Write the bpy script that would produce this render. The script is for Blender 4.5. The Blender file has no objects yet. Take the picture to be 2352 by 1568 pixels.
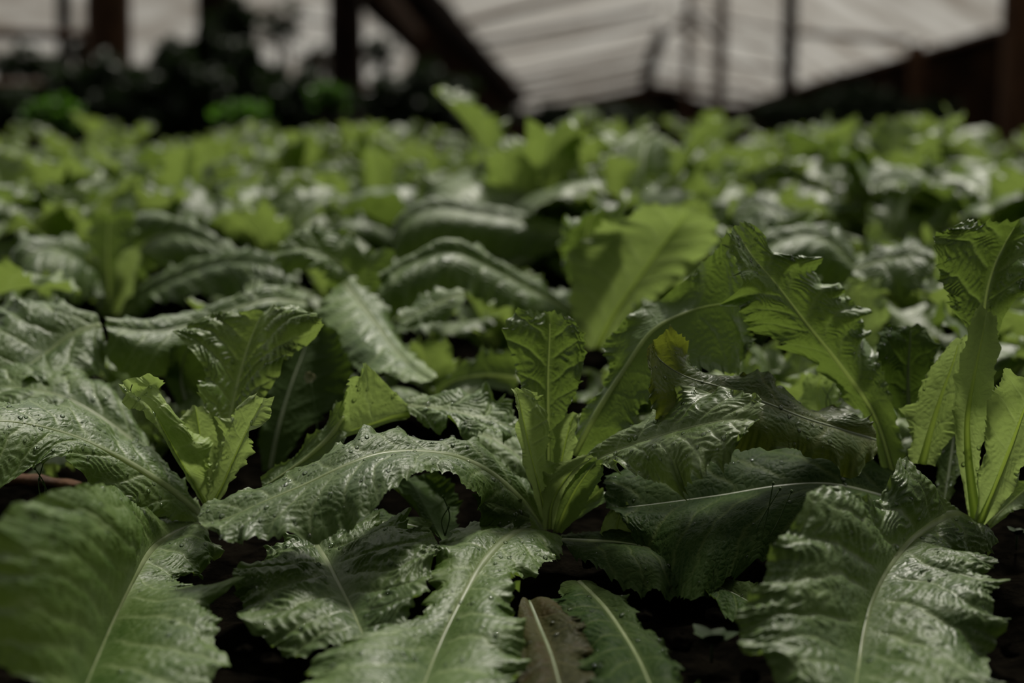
import bpy, math, random
import numpy as np

# ------------------------------------------------------------------ camera, world, sun, exposure
SC = bpy.context.scene
COL = SC.collection
IW, IH, FPX = 2352.0, 1568.0, 3267.0
CAM_H, PITCH = 0.34, math.radians(9.28)
cam = bpy.data.cameras.new('camera'); cam_ob = bpy.data.objects.new('camera', cam); COL.objects.link(cam_ob)
cam.sensor_width = 36.0; cam.lens = FPX * 36.0 / IW
cam_ob.location = (0, 0, CAM_H); cam_ob.rotation_euler = (math.pi / 2 - PITCH, 0, 0)
cam.clip_start = 0.02; cam.clip_end = 300
cam.dof.use_dof = True; cam.dof.focus_distance = 1.03; cam.dof.aperture_fstop = 3.0; cam.dof.aperture_blades = 0
SC.camera = cam_ob
SC.view_settings.view_transform = 'Standard'; SC.view_settings.look = 'None'
SC.view_settings.gamma = 1.0; SC.view_settings.use_curve_mapping = False
SC.view_settings.exposure = 0.12
cy = SC.cycles
cy.use_denoising = True; cy.max_bounces = 6; cy.diffuse_bounces = 3; cy.glossy_bounces = 3
cy.transmission_bounces = 5; cy.transparent_max_bounces = 6; cy.caustics_reflective = False; cy.caustics_refractive = False
cy.sample_clamp_indirect = 4.0

world = bpy.data.worlds.new('overcast_sky'); SC.world = world; world.use_nodes = True
wn, wl = world.node_tree.nodes, world.node_tree.links
wn.clear()
w_out = wn.new('ShaderNodeOutputWorld'); w_bg = wn.new('ShaderNodeBackground')
w_tc = wn.new('ShaderNodeTexCoord'); w_sep = wn.new('ShaderNodeSeparateXYZ')
w_r1 = wn.new('ShaderNodeMapRange'); w_r2 = wn.new('ShaderNodeMapRange'); w_m = wn.new('ShaderNodeMath'); w_m.operation = 'MULTIPLY'
w_rmp = wn.new('ShaderNodeMixRGB')
wl.new(w_tc.outputs['Generated'], w_sep.inputs[0])
# overcast sky seen through the film: brighter to the far side of the bed (+Y), dim behind the camera
w_r1.inputs[1].default_value = -0.25; w_r1.inputs[2].default_value = 0.85
w_r1.inputs[3].default_value = 0.10; w_r1.inputs[4].default_value = 1.2
wl.new(w_sep.outputs['Y'], w_r1.inputs[0])
w_r2.inputs[1].default_value = -0.05; w_r2.inputs[2].default_value = 0.14
w_r2.inputs[3].default_value = 0.05; w_r2.inputs[4].default_value = 1.0
wl.new(w_sep.outputs['Z'], w_r2.inputs[0])
wl.new(w_r1.outputs[0], w_m.inputs[0]); wl.new(w_r2.outputs[0], w_m.inputs[1])
wl.new(w_m.outputs[0], w_bg.inputs['Strength'])
w_bg.inputs['Color'].default_value = (1.0, 0.98, 0.90, 1)
wl.new(w_bg.outputs[0], w_out.inputs[0])

sun = bpy.data.lights.new('sun', 'SUN'); sun_ob = bpy.data.objects.new('sun', sun); COL.objects.link(sun_ob)
sun.energy = 3.3; sun.angle = math.radians(9); sun.color = (1.0, 0.95, 0.84)
sun_ob.rotation_euler = (math.radians(-37), 0, math.radians(-22))   # from behind the bed, high, shining towards the camera

# ------------------------------------------------------------------ helpers
def at(px, py, Y):
    """world point on the plane y = Y that a ray through a pixel meets"""
    xc = (px - IW / 2) / FPX; yc = (IH / 2 - py) / FPX
    dy = math.cos(PITCH) + yc * math.sin(PITCH); dz = -math.sin(PITCH) + yc * math.cos(PITCH)
    return np.array([xc * Y / dy, Y, CAM_H + dz * Y / dy])
def terrain(Y):
    """height of the soil: level under the front rows, then the bed climbs to a low crest and falls away"""
    Y = np.asarray(Y, float)
    return .086 * np.clip(Y - 1.15, 0, 1.9) - .10 * np.clip(Y - 3.3, 0, 4.0)
def at_soil(px, py, Y, zmin=0.004):
    """at(), slid towards the camera along its ray where it would be under the soil"""
    p = at(px, py, Y); k = 0
    while p[2] < terrain(Y) + zmin - 1e-4 and k < 200:
        Y *= .993; k += 1; p = at(px, py, Y)
    return p
def vn(x, y, seed=0.0):
    xi = np.floor(x); yi = np.floor(y); fx = x - xi; fy = y - yi
    fx = fx * fx * (3 - 2 * fx); fy = fy * fy * (3 - 2 * fy)
    def h(a, b):
        s = np.sin(a * 127.1 + b * 311.7 + seed * 74.7) * 43758.5453
        return s - np.floor(s)
    return ((h(xi, yi) * (1 - fx) + h(xi + 1, yi) * fx) * (1 - fy) + (h(xi, yi + 1) * (1 - fx) + h(xi + 1, yi + 1) * fx) * fy) * 2 - 1
def sstep(a, b, x):
    t = np.clip((x - a) / (b - a), 0, 1); return t * t * (3 - 2 * t)
def spline(P, t, n):
    """Catmull-Rom through points P (k x d) at knots t, sampled at n even values of t"""
    P = np.asarray(P, float); t = np.asarray(t, float); k = len(P)
    m = np.zeros_like(P)
    for i in range(k):
        if i == 0: m[i] = (P[1] - P[0]) / (t[1] - t[0])
        elif i == k - 1: m[i] = (P[-1] - P[-2]) / (t[-1] - t[-2])
        else: m[i] = (P[i + 1] - P[i - 1]) / (t[i + 1] - t[i - 1])
    x = np.linspace(t[0], t[-1], n); j = np.clip(np.searchsorted(t, x, side='right') - 1, 0, k - 2)
    h = (t[j + 1] - t[j]); s = (x - t[j]) / h
    s = s[:, None]; h = h[:, None]
    return (2*s**3-3*s**2+1)*P[j] + (s**3-2*s**2+s)*h*m[j] + (-2*s**3+3*s**2)*P[j+1] + (s**3-s**2)*h*m[j+1]
def unit(a): return a / np.maximum(np.linalg.norm(a, axis=-1, keepdims=True), 1e-9)

def mesh_from(name, V, F, smooth=True, attrs=None, mat_idx=None):
    me = bpy.data.meshes.new(name)
    V = np.asarray(V, np.float32); F = np.asarray(F, np.int32)
    me.vertices.add(len(V)); me.vertices.foreach_set('co', V.ravel())
    me.loops.add(F.size); me.loops.foreach_set('vertex_index', F.ravel())
    me.polygons.add(len(F)); me.polygons.foreach_set('loop_start', np.arange(0, F.size, F.shape[1], dtype=np.int32))
    me.polygons.foreach_set('loop_total', np.full(len(F), F.shape[1], np.int32))
    me.polygons.foreach_set('use_smooth', np.full(len(F), smooth, bool))
    if mat_idx is not None: me.polygons.foreach_set('material_index', np.asarray(mat_idx, np.int32))
    for k, a in (attrs or {}).items():
        a = np.asarray(a, np.float32)
        if a.ndim == 1:
            at_ = me.attributes.new(k, 'FLOAT', 'POINT'); at_.data.foreach_set('value', a)
        else:
            at_ = me.attributes.new(k, 'FLOAT_VECTOR', 'POINT'); at_.data.foreach_set('vector', a.ravel())
    me.update(calc_edges=True); me.validate()
    return me
def link(name, me, mats, parent=None, kind=None, label=None, cat=None, group=None):
    o = bpy.data.objects.new(name, me); COL.objects.link(o)
    if me is not None and mats:
        me.materials.clear()
        for m in (mats if isinstance(mats, (list, tuple)) else [mats]): me.materials.append(m)
    if parent: o.parent = parent
    if kind: o['kind'] = kind
    if label: o['label'] = label
    if cat: o['category'] = cat
    if group: o['group'] = group
    return o
def thing(name, loc, label, cat, group=None):
    o = bpy.data.objects.new(name, None); COL.objects.link(o); o.location = loc; o.empty_display_size = .05
    o['label'] = label; o['category'] = cat
    if group: o['group'] = group
    return o
def tube_arrays(C, R, nseg=8, flat=1.0, N=None):
    """tube of radii R round curve C; N optional normals for a flattened section"""
    C = np.asarray(C, float); n = len(C); R = np.broadcast_to(np.asarray(R, float), (n,))
    T = unit(np.gradient(C, axis=0))
    if N is None:
        ref = np.array([0, 0, 1.0]) if abs(T[:, 2]).mean() < .8 else np.array([0, 1.0, 0])
        N = unit(ref - (T @ ref)[:, None] * T)
    S = unit(np.cross(T, N)); N = np.cross(S, T)
    a = np.linspace(0, 2 * math.pi, nseg, endpoint=False)
    V = C[:, None, :] + R[:, None, None] * (np.cos(a)[None, :, None] * S[:, None, :] + flat * np.sin(a)[None, :, None] * N[:, None, :])
    V = V.reshape(-1, 3); i = np.arange(n - 1)[:, None] * nseg; j = np.arange(nseg)[None, :]; j2 = (j + 1) % nseg
    F = np.stack([i + j, i + j2, i + nseg + j2, i + nseg + j], -1).reshape(-1, 4)
    c0 = len(V); V = np.vstack([V, C[0], C[-1]]); k = np.arange(nseg); k2 = (k + 1) % nseg
    F = np.vstack([F, np.stack([k2, k, np.full(nseg, c0), np.full(nseg, c0)], -1)[:, :4]])
    F = np.vstack([F, np.stack([(n-1)*nseg + k, (n-1)*nseg + k2, np.full(nseg, c0+1), np.full(nseg, c0+1)], -1)])
    return V, F
def quads_tris(name, V, F, mats, smooth=True, **kw):
    """mesh_from that tolerates quads with a doubled last index (triangles)"""
    me = bpy.data.meshes.new(name)
    me.from_pydata([tuple(v) for v in V], [], [tuple(f[:3]) if f[2] == f[3] else tuple(f) for f in F.tolist()])
    me.polygons.foreach_set('use_smooth', [smooth] * len(me.polygons)); me.update()
    return link(name, me, mats, **kw)

# ------------------------------------------------------------------ materials
def new_mat(name):
    m = bpy.data.materials.new(name); m.use_nodes = True; nt = m.node_tree; nt.nodes.clear()
    return m, nt.nodes, nt.links
def leaf_material(name, deep, pale, under, vein, transl, tmix=0.34, rough=0.40, spot=0.0, coat=0.25, spec=.4):
    m, n, l = new_mat(name)
    out = n.new('ShaderNodeOutputMaterial'); bs = n.new('ShaderNodeBsdfPrincipled'); tr = n.new('ShaderNodeBsdfTranslucent')
    mix = n.new('ShaderNodeMixShader'); mix.inputs[0].default_value = tmix
    av = n.new('ShaderNodeAttribute'); av.attribute_name = 'vein'
    ae = n.new('ShaderNodeAttribute'); ae.attribute_name = 'edge'
    ap = n.new('ShaderNodeAttribute'); ap.attribute_name = 'lp'
    oi = n.new('ShaderNodeObjectInfo'); ge = n.new('ShaderNodeNewGeometry')
    nz = n.new('ShaderNodeTexNoise'); nz.inputs['Scale'].default_value = 26; nz.inputs['Detail'].default_value = 4
    l.new(ap.outputs['Vector'], nz.inputs['Vector'])
    vo = n.new('ShaderNodeTexVoronoi'); vo.feature = 'DISTANCE_TO_EDGE'; vo.inputs['Scale'].default_value = 190
    wob = n.new('ShaderNodeTexNoise'); wob.inputs['Scale'].default_value = 120
    l.new(ap.outputs['Vector'], wob.inputs['Vector'])
    vadd = n.new('ShaderNodeVectorMath'); vadd.operation = 'MULTIPLY_ADD'
    vadd.inputs[1].default_value = (.006, .006, .006)
    l.new(wob.outputs['Color'], vadd.inputs[0]); l.new(ap.outputs['Vector'], vadd.inputs[2]); l.new(vadd.outputs[0], vo.inputs['Vector'])
    fine = n.new('ShaderNodeMapRange'); fine.inputs[1].default_value = 0.0; fine.inputs[2].default_value = 0.10
    fine.inputs[3].default_value = 1.0; fine.inputs[4].default_value = 0.0
    l.new(vo.outputs['Distance'], fine.inputs[0])
    def mx(f, a, b, fac=None):
        x = n.new('ShaderNodeMixRGB'); x.inputs[0].default_value = f
        for i, s in ((1, a), (2, b)):
            if isinstance(s, tuple): x.inputs[i].default_value = (*s, 1)
            else: l.new(s, x.inputs[i])
        if fac is not None: l.new(fac, x.inputs[0])
        return x.outputs[0]
    ramp = n.new('ShaderNodeMapRange'); ramp.inputs[1].default_value = .35; ramp.inputs[2].default_value = .68
    l.new(nz.outputs['Fac'], ramp.inputs[0])
    c = mx(0, deep, pale, ramp.outputs[0])
    em = n.new('ShaderNodeMath'); em.operation = 'MULTIPLY'; em.inputs[1].default_value = .6; l.new(ae.outputs['Fac'], em.inputs[0])
    c = mx(0, c, pale, em.outputs[0])
    fm = n.new('ShaderNodeMath'); fm.operation = 'MULTIPLY'; fm.inputs[1].default_value = .22; l.new(fine.outputs[0], fm.inputs[0])
    c = mx(0, c, vein, fm.outputs[0])
    vm = n.new('ShaderNodeMath'); vm.operation = 'MULTIPLY'; vm.inputs[1].default_value = .80; l.new(av.outputs['Fac'], vm.inputs[0])
    c = mx(0, c, vein, vm.outputs[0])
    c = mx(0, c, under, ge.outputs['Backfacing'])
    if spot > 0:
        sp = n.new('ShaderNodeTexNoise'); sp.inputs['Scale'].default_value = 60; sp.inputs['Detail'].default_value = 6
        l.new(ap.outputs['Vector'], sp.inputs['Vector'])
        sr = n.new('ShaderNodeMapRange'); sr.inputs[1].default_value = .52; sr.inputs[2].default_value = .66; sr.inputs[4].default_value = spot
        l.new(sp.outputs['Fac'], sr.inputs[0]); c = mx(0, c, (.045, .028, .010), sr.outputs[0])
    hs = n.new('ShaderNodeHueSaturation')
    hv = n.new('ShaderNodeMapRange'); hv.inputs[3].default_value = .82; hv.inputs[4].default_value = 1.18
    l.new(oi.outputs['Random'], hv.inputs[0]); l.new(hv.outputs[0], hs.inputs['Value']); l.new(c, hs.inputs['Color'])
    l.new(hs.outputs[0], bs.inputs['Base Color'])
    rr = n.new('ShaderNodeMapRange'); rr.inputs[1].default_value = .3; rr.inputs[2].default_value = .7
    rr.inputs[3].default_value = rough - .08; rr.inputs[4].default_value = rough + .10
    l.new(nz.outputs['Fac'], rr.inputs[0]); l.new(rr.outputs[0], bs.inputs['Roughness'])
    bs.inputs['Specular IOR Level'].default_value = spec
    bs.inputs['Coat Weight'].default_value = coat; bs.inputs['Coat Roughness'].default_value = .30; bs.inputs['Coat IOR'].default_value = 1.4
    b1 = n.new('ShaderNodeBump'); b1.inputs['Strength'].default_value = .30; b1.inputs['Distance'].default_value = .0010
    fs = n.new('ShaderNodeMapRange'); fs.inputs[1].default_value = 0; fs.inputs[2].default_value = .35
    l.new(vo.outputs['Distance'], fs.inputs[0]); l.new(fs.outputs[0], b1.inputs['Height'])
    b2 = n.new('ShaderNodeBump'); b2.inputs['Strength'].default_value = .12; b2.inputs['Distance'].default_value = .0010
    n2 = n.new('ShaderNodeTexNoise'); n2.inputs['Scale'].default_value = 420; n2.inputs['Detail'].default_value = 2
    l.new(ap.outputs['Vector'], n2.inputs['Vector']); l.new(n2.outputs['Fac'], b2.inputs['Height']); l.new(b1.outputs[0], b2.inputs['Normal'])
    l.new(b2.outputs[0], bs.inputs['Normal'])
    hs2 = n.new('ShaderNodeMixRGB'); hs2.inputs[1].default_value = (*transl, 1); hs2.inputs[2].default_value = (transl[0]*1.25, transl[1]*1.2, transl[2]*1.6, 1)
    l.new(vm.outputs[0], hs2.inputs[0]); l.new(hs2.outputs[0], tr.inputs['Color'])
    l.new(b1.outputs[0], tr.inputs['Normal'])
    l.new(bs.outputs[0], mix.inputs[1]); l.new(tr.outputs[0], mix.inputs[2]); l.new(mix.outputs[0], out.inputs[0])
    return m
M = {}
M['mature'] = leaf_material('lettuce_leaf_mature', (.040, .088, .009), (.082, .142, .021), (.09, .15, .035), (.26, .33, .14), (.16, .24, .036), .30, .48, coat=.03, spec=.42)
M['pale']   = leaf_material('lettuce_leaf_pale',   (.072, .128, .020), (.130, .192, .042), (.13, .20, .05), (.28, .35, .16), (.24, .33, .065), .34, .46, coat=.05, spec=.50)
M['dark']   = leaf_material('lettuce_leaf_shade_tone',   (.014, .034, .007), (.030, .056, .012), (.040, .07, .018), (.09, .12, .04), (.06, .10, .012), .26, .55, coat=.0, spec=.04)  # darker, glossless copy of the leaf: shade on low leaves put into the colour
M['young']  = leaf_material('lettuce_leaf_young',  (.170, .250, .055), (.26, .35, .095), (.22, .31, .075), (.36, .44, .17), (.28, .38, .090), .38, .47, coat=.0, spec=.40)
M['old']    = leaf_material('lettuce_leaf_yellowing', (.028, .056, .010), (.060, .095, .018), (.11, .14, .035), (.15, .17, .06), (.18, .22, .02), .28, .44, spot=.22, coat=.0, spec=.22)
M['dead']   = leaf_material('lettuce_leaf_withered', (.014, .017, .005), (.030, .032, .008), (.04, .04, .015), (.08, .075, .03), (.05, .05, .01), .15, .5, spot=.5, coat=.0, spec=.05)
def simple(name, col, rough=.6, spec=.3, noise=None, bump=0, trans=0, **kw):
    m, n, l = new_mat(name); out = n.new('ShaderNodeOutputMaterial'); bs = n.new('ShaderNodeBsdfPrincipled')
    bs.inputs['Base Color'].default_value = (*col, 1); bs.inputs['Roughness'].default_value = rough
    bs.inputs['Specular IOR Level'].default_value = spec
    if noise:
        tc = n.new('ShaderNodeTexCoord'); mp = n.new('ShaderNodeMapping'); mp.inputs['Scale'].default_value = kw.get('stretch', (1, 1, 1))
        nz = n.new('ShaderNodeTexNoise'); nz.inputs['Scale'].default_value = noise[0]; nz.inputs['Detail'].default_value = 6
        l.new(tc.outputs['Object'], mp.inputs[0]); l.new(mp.outputs[0], nz.inputs['Vector'])
        cr = n.new('ShaderNodeMixRGB'); cr.inputs[1].default_value = (*col, 1); cr.inputs[2].default_value = (*noise[1], 1)
        r = n.new('ShaderNodeMapRange'); r.inputs[1].default_value = .4; r.inputs[2].default_value = .62
        l.new(nz.outputs['Fac'], r.inputs[0]); l.new(r.outputs[0], cr.inputs[0]); l.new(cr.outputs[0], bs.inputs['Base Color'])
        if bump:
            b = n.new('ShaderNodeBump'); b.inputs['Strength'].default_value = .8; b.inputs['Distance'].default_value = bump
            l.new(nz.outputs['Fac'], b.inputs['Height']); l.new(b.outputs[0], bs.inputs['Normal'])
    if trans:
        t = n.new('ShaderNodeBsdfTranslucent'); t.inputs['Color'].default_value = (*kw.get('tcol', col), 1)
        mx = n.new('ShaderNodeMixShader'); mx.inputs[0].default_value = trans
        l.new(bs.outputs[0], mx.inputs[1]); l.new(t.outputs[0], mx.inputs[2]); l.new(mx.outputs[0], out.inputs[0])
    else: l.new(bs.outputs[0], out.inputs[0])
    return m
M['rib'] = simple('midrib_pale', (.42, .48, .28), .36, .5, noise=(60, (.30, .37, .18)), trans=.6, tcol=(.56, .64, .30))
M['rib_young'] = simple('midrib_young', (.36, .44, .18), .38, .5, noise=(60, (.26, .34, .11)), trans=.62, tcol=(.60, .70, .26))
M['rib_dark'] = simple('midrib_shade_tone', (.13, .16, .08), .40, .5, noise=(60, (.09, .12, .05)))  # shade put into the rib colour; old and withered leaves use it too
M['soil'] = simple('wet_soil', (.0018, .0016, .0012), .9, .0, noise=(38, (.0050, .0042, .0030)), bump=.02)
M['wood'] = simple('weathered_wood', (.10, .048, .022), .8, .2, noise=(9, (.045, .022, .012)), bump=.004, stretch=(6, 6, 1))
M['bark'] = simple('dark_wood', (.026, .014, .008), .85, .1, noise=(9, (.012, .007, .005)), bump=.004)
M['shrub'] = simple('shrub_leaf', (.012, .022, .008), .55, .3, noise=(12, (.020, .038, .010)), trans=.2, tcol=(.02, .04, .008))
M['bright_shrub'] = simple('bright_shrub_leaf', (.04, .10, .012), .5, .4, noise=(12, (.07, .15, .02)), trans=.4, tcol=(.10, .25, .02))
M['weed'] = simple('weed_leaf', (.016, .030, .010), .6, .1, noise=(90, (.025, .04, .014)))
M['petal'] = simple('pale_petal', (.42, .40, .30), .6, .3)
M['stem'] = simple('green_stem', (.06, .10, .03), .5, .4)
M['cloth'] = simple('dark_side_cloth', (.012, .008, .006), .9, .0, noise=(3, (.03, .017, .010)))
def film():
    m, n, l = new_mat('greenhouse_film'); out = n.new('ShaderNodeOutputMaterial')
    d = n.new('ShaderNodeBsdfDiffuse'); t = n.new('ShaderNodeBsdfTranslucent'); mx = n.new('ShaderNodeMixShader'); mx.inputs[0].default_value = .6
    tc = n.new('ShaderNodeTexCoord'); mp = n.new('ShaderNodeMapping'); mp.inputs['Scale'].default_value = (.25, 2.2, 2.2)
    nz = n.new('ShaderNodeTexNoise'); nz.inputs['Scale'].default_value = 1.3; nz.inputs['Detail'].default_value = 3
    l.new(tc.outputs['Object'], mp.inputs[0]); l.new(mp.outputs[0], nz.inputs['Vector'])
    r = n.new('ShaderNodeMapRange'); r.inputs[1].default_value = .35; r.inputs[2].default_value = .65; l.new(nz.outputs['Fac'], r.inputs[0])
    c = n.new('ShaderNodeMixRGB'); c.inputs[1].default_value = (.26, .235, .21, 1); c.inputs[2].default_value = (.56, .555, .545, 1)
    l.new(r.outputs[0], c.inputs[0]); l.new(c.outputs[0], d.inputs[0]); l.new(c.outputs[0], t.inputs[0])
    l.new(d.outputs[0], mx.inputs[1]); l.new(t.outputs[0], mx.inputs[2]); l.new(mx.outputs[0], out.inputs[0]); return m
M['film'] = film()
def water():
    m, n, l = new_mat('water'); out = n.new('ShaderNodeOutputMaterial')
    t = n.new('ShaderNodeBsdfTransparent'); g = n.new('ShaderNodeBsdfGlossy'); mx = n.new('ShaderNodeMixShader'); fr = n.new('ShaderNodeFresnel')
    t.inputs[0].default_value = (.93, .97, .93, 1); g.inputs['Roughness'].default_value = .06; fr.inputs['IOR'].default_value = 1.5
    l.new(fr.outputs[0], mx.inputs[0]); l.new(t.outputs[0], mx.inputs[1]); l.new(g.outputs[0], mx.inputs[2]); l.new(mx.outputs[0], out.inputs[0]); return m
M['water'] = water()

# ------------------------------------------------------------------ leaf surface
def tooth_wave(b, seed, pitch):
    """irregular row of pointed teeth along a boundary coordinate b (metres): 0..1"""
    ph = b / pitch + 1.3 * vn(b / pitch * .45, b * 0 + seed, seed)
    f = ph - np.floor(ph); k = np.floor(ph)
    h = np.sin(k * 91.7 + seed * 13.1) * 43758.5; h = h - np.floor(h)
    f = np.clip(f, 0, 1) ** (.6 + h)
    return (.3 + .7 * h) * np.power(1 - np.abs(2 * f - 1), 1.25)
def leaf_arrays(Mc, Lc, Rc, N, seed, nv=30, blister=1.0, ruffle=1.0, teeth=1.0, bulge=.12, spacing=.017, width=None):
    """Mc, Lc, Rc: n x 3 midrib and side rails. N: n x 3 normals of the upper face."""
    n = len(Mc); rs = np.random.RandomState(int(seed * 7) % 99999)
    ds = np.linalg.norm(np.diff(Mc, axis=0), axis=1); s = np.concatenate([[0], np.cumsum(ds)]); Ltot = s[-1]
    T = unit(np.gradient(Mc, axis=0))
    a = np.linspace(0, 1, nv + 1) ** .85
    wid = .5 * (np.linalg.norm(Lc - Mc, axis=1) + np.linalg.norm(Rc - Mc, axis=1)); wmax = wid.max()
    rows = []
    vein_all = []; edge_all = []; lp_all = []
    u = s / Ltot
    endf = sstep(.90, 1.0, u)[:, None]
    endw = np.clip(wid[-1] / max(wmax, 1e-6), 0, 1)
    for side, E in ((-1, Lc), (1, Rc)):
        D = E - Mc; w = np.linalg.norm(D, axis=1)
        P = Mc[:, None, :] + a[None, :, None] * D[:, None, :]
        P = P + N[:, None, :] * (bulge * np.sin(math.pi * a)[None, :] * w[:, None])[:, :, None]
        S2 = s[:, None] + 0 * a[None, :]; W2 = w[:, None] * a[None, :]; A2 = a[None, :] + 0 * S2
        wn_ = np.clip(w / .035, 0, 1)[:, None]                      # narrow petiole stays smooth
        sd = seed + (side + 1) * 17.3
        # lateral veins sweep forward from the midrib
        ph = (S2 - 1.05 * W2 + .45 * W2 ** 2 / max(wmax, .02)) / (spacing * 1.5) + .28 * vn(S2 / .03, W2 / .03, sd) + .08 * vn(S2 / .008, W2 / .008, sd + 1)
        fr = ph - np.floor(ph); dist = np.minimum(fr, 1 - fr)
        vw = .06 * (1 - .65 * A2) + .014
        vein = np.exp(-(dist / vw) ** 2) * (1 - .5 * A2)
        q = (W2 + .35 * S2) / (.0068) + 1.6 * vn(S2 / .013, W2 / .013, sd + 3)
        fq = q - np.floor(q + .5)
        cell = np.abs(np.sin(math.pi * ph)) ** .8 * (.35 + .65 * np.cos(math.pi * fq) ** 2)
        cell = cell + .18 * vn(S2 / .006, W2 / .006, sd + 5) * np.abs(np.sin(math.pi * ph))
        lat2 = np.exp(-((.5 - np.abs(fq)) / .10) ** 2) * .28 * np.abs(np.sin(math.pi * ph))
        mask = sstep(.04, .22, A2) * wn_ ** 1.5 * (1 - .35 * sstep(.85, 1, A2))
        dN = blister * .0017 * (cell - .4) * mask - blister * .0008 * vein * mask
        # ruffled margin
        lobe0 = tooth_wave(s, sd + 5, .034)
        e = A2 ** 3; e2 = A2 ** 7
        b = S2 + side * 3.7 + 5.0 * seed
        ef = np.maximum(e, endf * endw * .8)
        rn = vn(b / .021, A2 * .7, sd) * .9 + .6 * vn(b / .010, A2 * 1.2, sd + 9)
        dN = dN + ruffle * .0105 * ef * rn * wn_ + ruffle * .006 * (A2 ** 4) * (lobe0[:, None] - .35) * wn_
        dN = dN + ruffle * .0034 * np.maximum(e2, endf * endw * .7) * vn(b / .0048, A2 * 2, sd + 21) * wn_
        # low frequency undulation of the blade
        dN = dN + .006 * sstep(.1, .8, A2) * vn(S2 / .055, A2 * .9 + side * 2, sd + 31) * wn_
        P = P + N[:, None, :] * dN[:, :, None]
        # teeth
        out = unit(unit(D) + .45 * T)
        tw = tooth_wave(s, sd, .0072) ** 1.5 * .0045 + tooth_wave(s, sd + 5, .034) ** 1.2 * .0110 + tooth_wave(s, sd + 2, .0038) * .0014 + .004 * vn(s / .03, s * 0, sd + 7)
        tw = (tw - .004) * teeth * np.clip((w - .004) / .02, .03, 1) * np.clip((1.02 - u) / .06, 0.25, 1)
        tk = sstep(.55, 1.0, a)
        P = P + out[:, None, :] * (tw[:, None] * tk[None, :])[:, :, None]
        tw2 = tooth_wave(W2[-1], sd + 11, .0085) * .006 + tooth_wave(W2[-1], sd + 12, .021) * .006 - .003
        P = P + T[:, None, :] * (teeth * endw * tw2[None, :] * sstep(.90, 1, u)[:, None])[:, :, None]
        # margin curls a little to either side at the teeth
        P = P + N[:, None, :] * (ruffle * .004 * (tw[:, None] / .006) * (A2 ** 9) * np.sign(vn(b / .05, A2 * 0, sd + 44)))[:, :, None]
        vv = np.clip(np.maximum(vein * mask ** .5 * .9, lat2 * mask), 0, 1)
        vv = np.maximum(vv, np.exp(-(W2 / (.0035 * (1.1 - u[:, None]) + .001)) ** 2) * .9)
        vv = np.maximum(vv, (1 - sstep(.0, .030, w))[:, None] * .8)
        rows.append(P); vein_all.append(vv); edge_all.append(np.maximum(A2 ** 8, endf * endw * .7))
        lp_all.append(np.stack([S2, side * W2, np.full_like(S2, seed * .37)], -1))
    def cat(x): return np.concatenate([x[0][:, ::-1][:, :-1], x[1]], axis=1)
    P = cat(rows); m = P.shape[1]
    return P, cat(vein_all).ravel(), cat(edge_all).ravel(), cat(lp_all).reshape(-1, 3), s
def grid_faces(n, m, flip):
    i = np.arange(n - 1)[:, None] * m; j = np.arange(m - 1)[None, :]
    F = np.stack([i + j, i + m + j, i + m + j + 1, i + j + 1], -1).reshape(-1, 4)
    return F[:, ::-1] if flip else F
def rail_normals(Mc, Lc, Rc):
    T = unit(np.gradient(Mc, axis=0)); S = Rc - Lc
    N = unit(np.cross(S, T))
    for i in range(1, len(N)):                                      # keep it continuous
        if N[i] @ N[i - 1] < 0: N[i] = -N[i]
    k = np.ones(9) / 9
    Np = np.vstack([np.repeat(N[:1], 4, 0), N, np.repeat(N[-1:], 4, 0)])
    return unit(np.stack([np.convolve(Np[:, c], k, 'valid') for c in range(3)], -1))
def smooth_rib(Mc, N, r0, r1, step):
    e_ = int(len(Mc) * .95) + 1
    C = Mc[:e_:step]; n = len(C); t = np.linspace(0, 1, n)
    R = .8 * r0 * (1 - t) ** 1.1 + r1
    return tube_arrays(C, R, 8, .38, N[:e_:step])
BX = None
def drops_mesh(P, N, seed, count, rmin=.0006, rmax=.0021, origin=None):
    rs = np.random.RandomState(seed); n, m = P.shape[:2]
    Nf = np.cross(np.gradient(P, axis=0), np.gradient(P, axis=1)); Nf = unit(Nf)
    sg = np.sign((Nf * N[:, None, :]).sum(-1)); Nf = Nf * np.where(sg == 0, 1, sg)[..., None]
    base_v = [(0, 0, 1.0)]; rings = [(.5, .86), (.87, .5), (1.0, .05), (.85, -.25)]; ns = 10
    for r, z in rings:
        for k in range(ns): base_v.append((r * math.cos(2*math.pi*k/ns), r * math.sin(2*math.pi*k/ns), z))
    base_v = np.array(base_v); Fs = []
    for k in range(ns): Fs.append((0, 1 + k, 1 + (k + 1) % ns))
    for q in range(len(rings) - 1):
        for k in range(ns):
            a_, b_, c_, d_ = 1+q*ns+k, 1+q*ns+(k+1) % ns, 1+(q+1)*ns+(k+1) % ns, 1+(q+1)*ns+k
            Fs += [(a_, d_, c_), (a_, c_, b_)]
    Fs = np.array(Fs); V = []; F = []; c = 0; tries = 0
    while c < count and tries < count * 12:
        tries += 1
        i = rs.randint(int(n * .15), n - 2); j = rs.randint(2, m - 2)
        nn = Nf[i, j]
        if nn[2] < .15: continue
        if P[i, j][2] < .004: continue
        r = rmin + (rmax - rmin) * rs.rand() ** 3
        ref = np.array([1.0, 0, 0]) if abs(nn[0]) < .9 else np.array([0, 1.0, 0])
        a_ = unit(np.cross(nn, ref)); b_ = np.cross(nn, a_)
        el = 1 + .3 * rs.rand()
        V.append(P[i, j] + r * (base_v[:, :1] * a_ * el + base_v[:, 1:2] * b_ + base_v[:, 2:] * nn * .62)); F.append(Fs + c * len(base_v)); c += 1
    if not V: return None
    V = np.vstack(V)
    if origin is not None: V = V - origin
    return mesh_from('water_drops', V, np.vstack(F))

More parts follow.
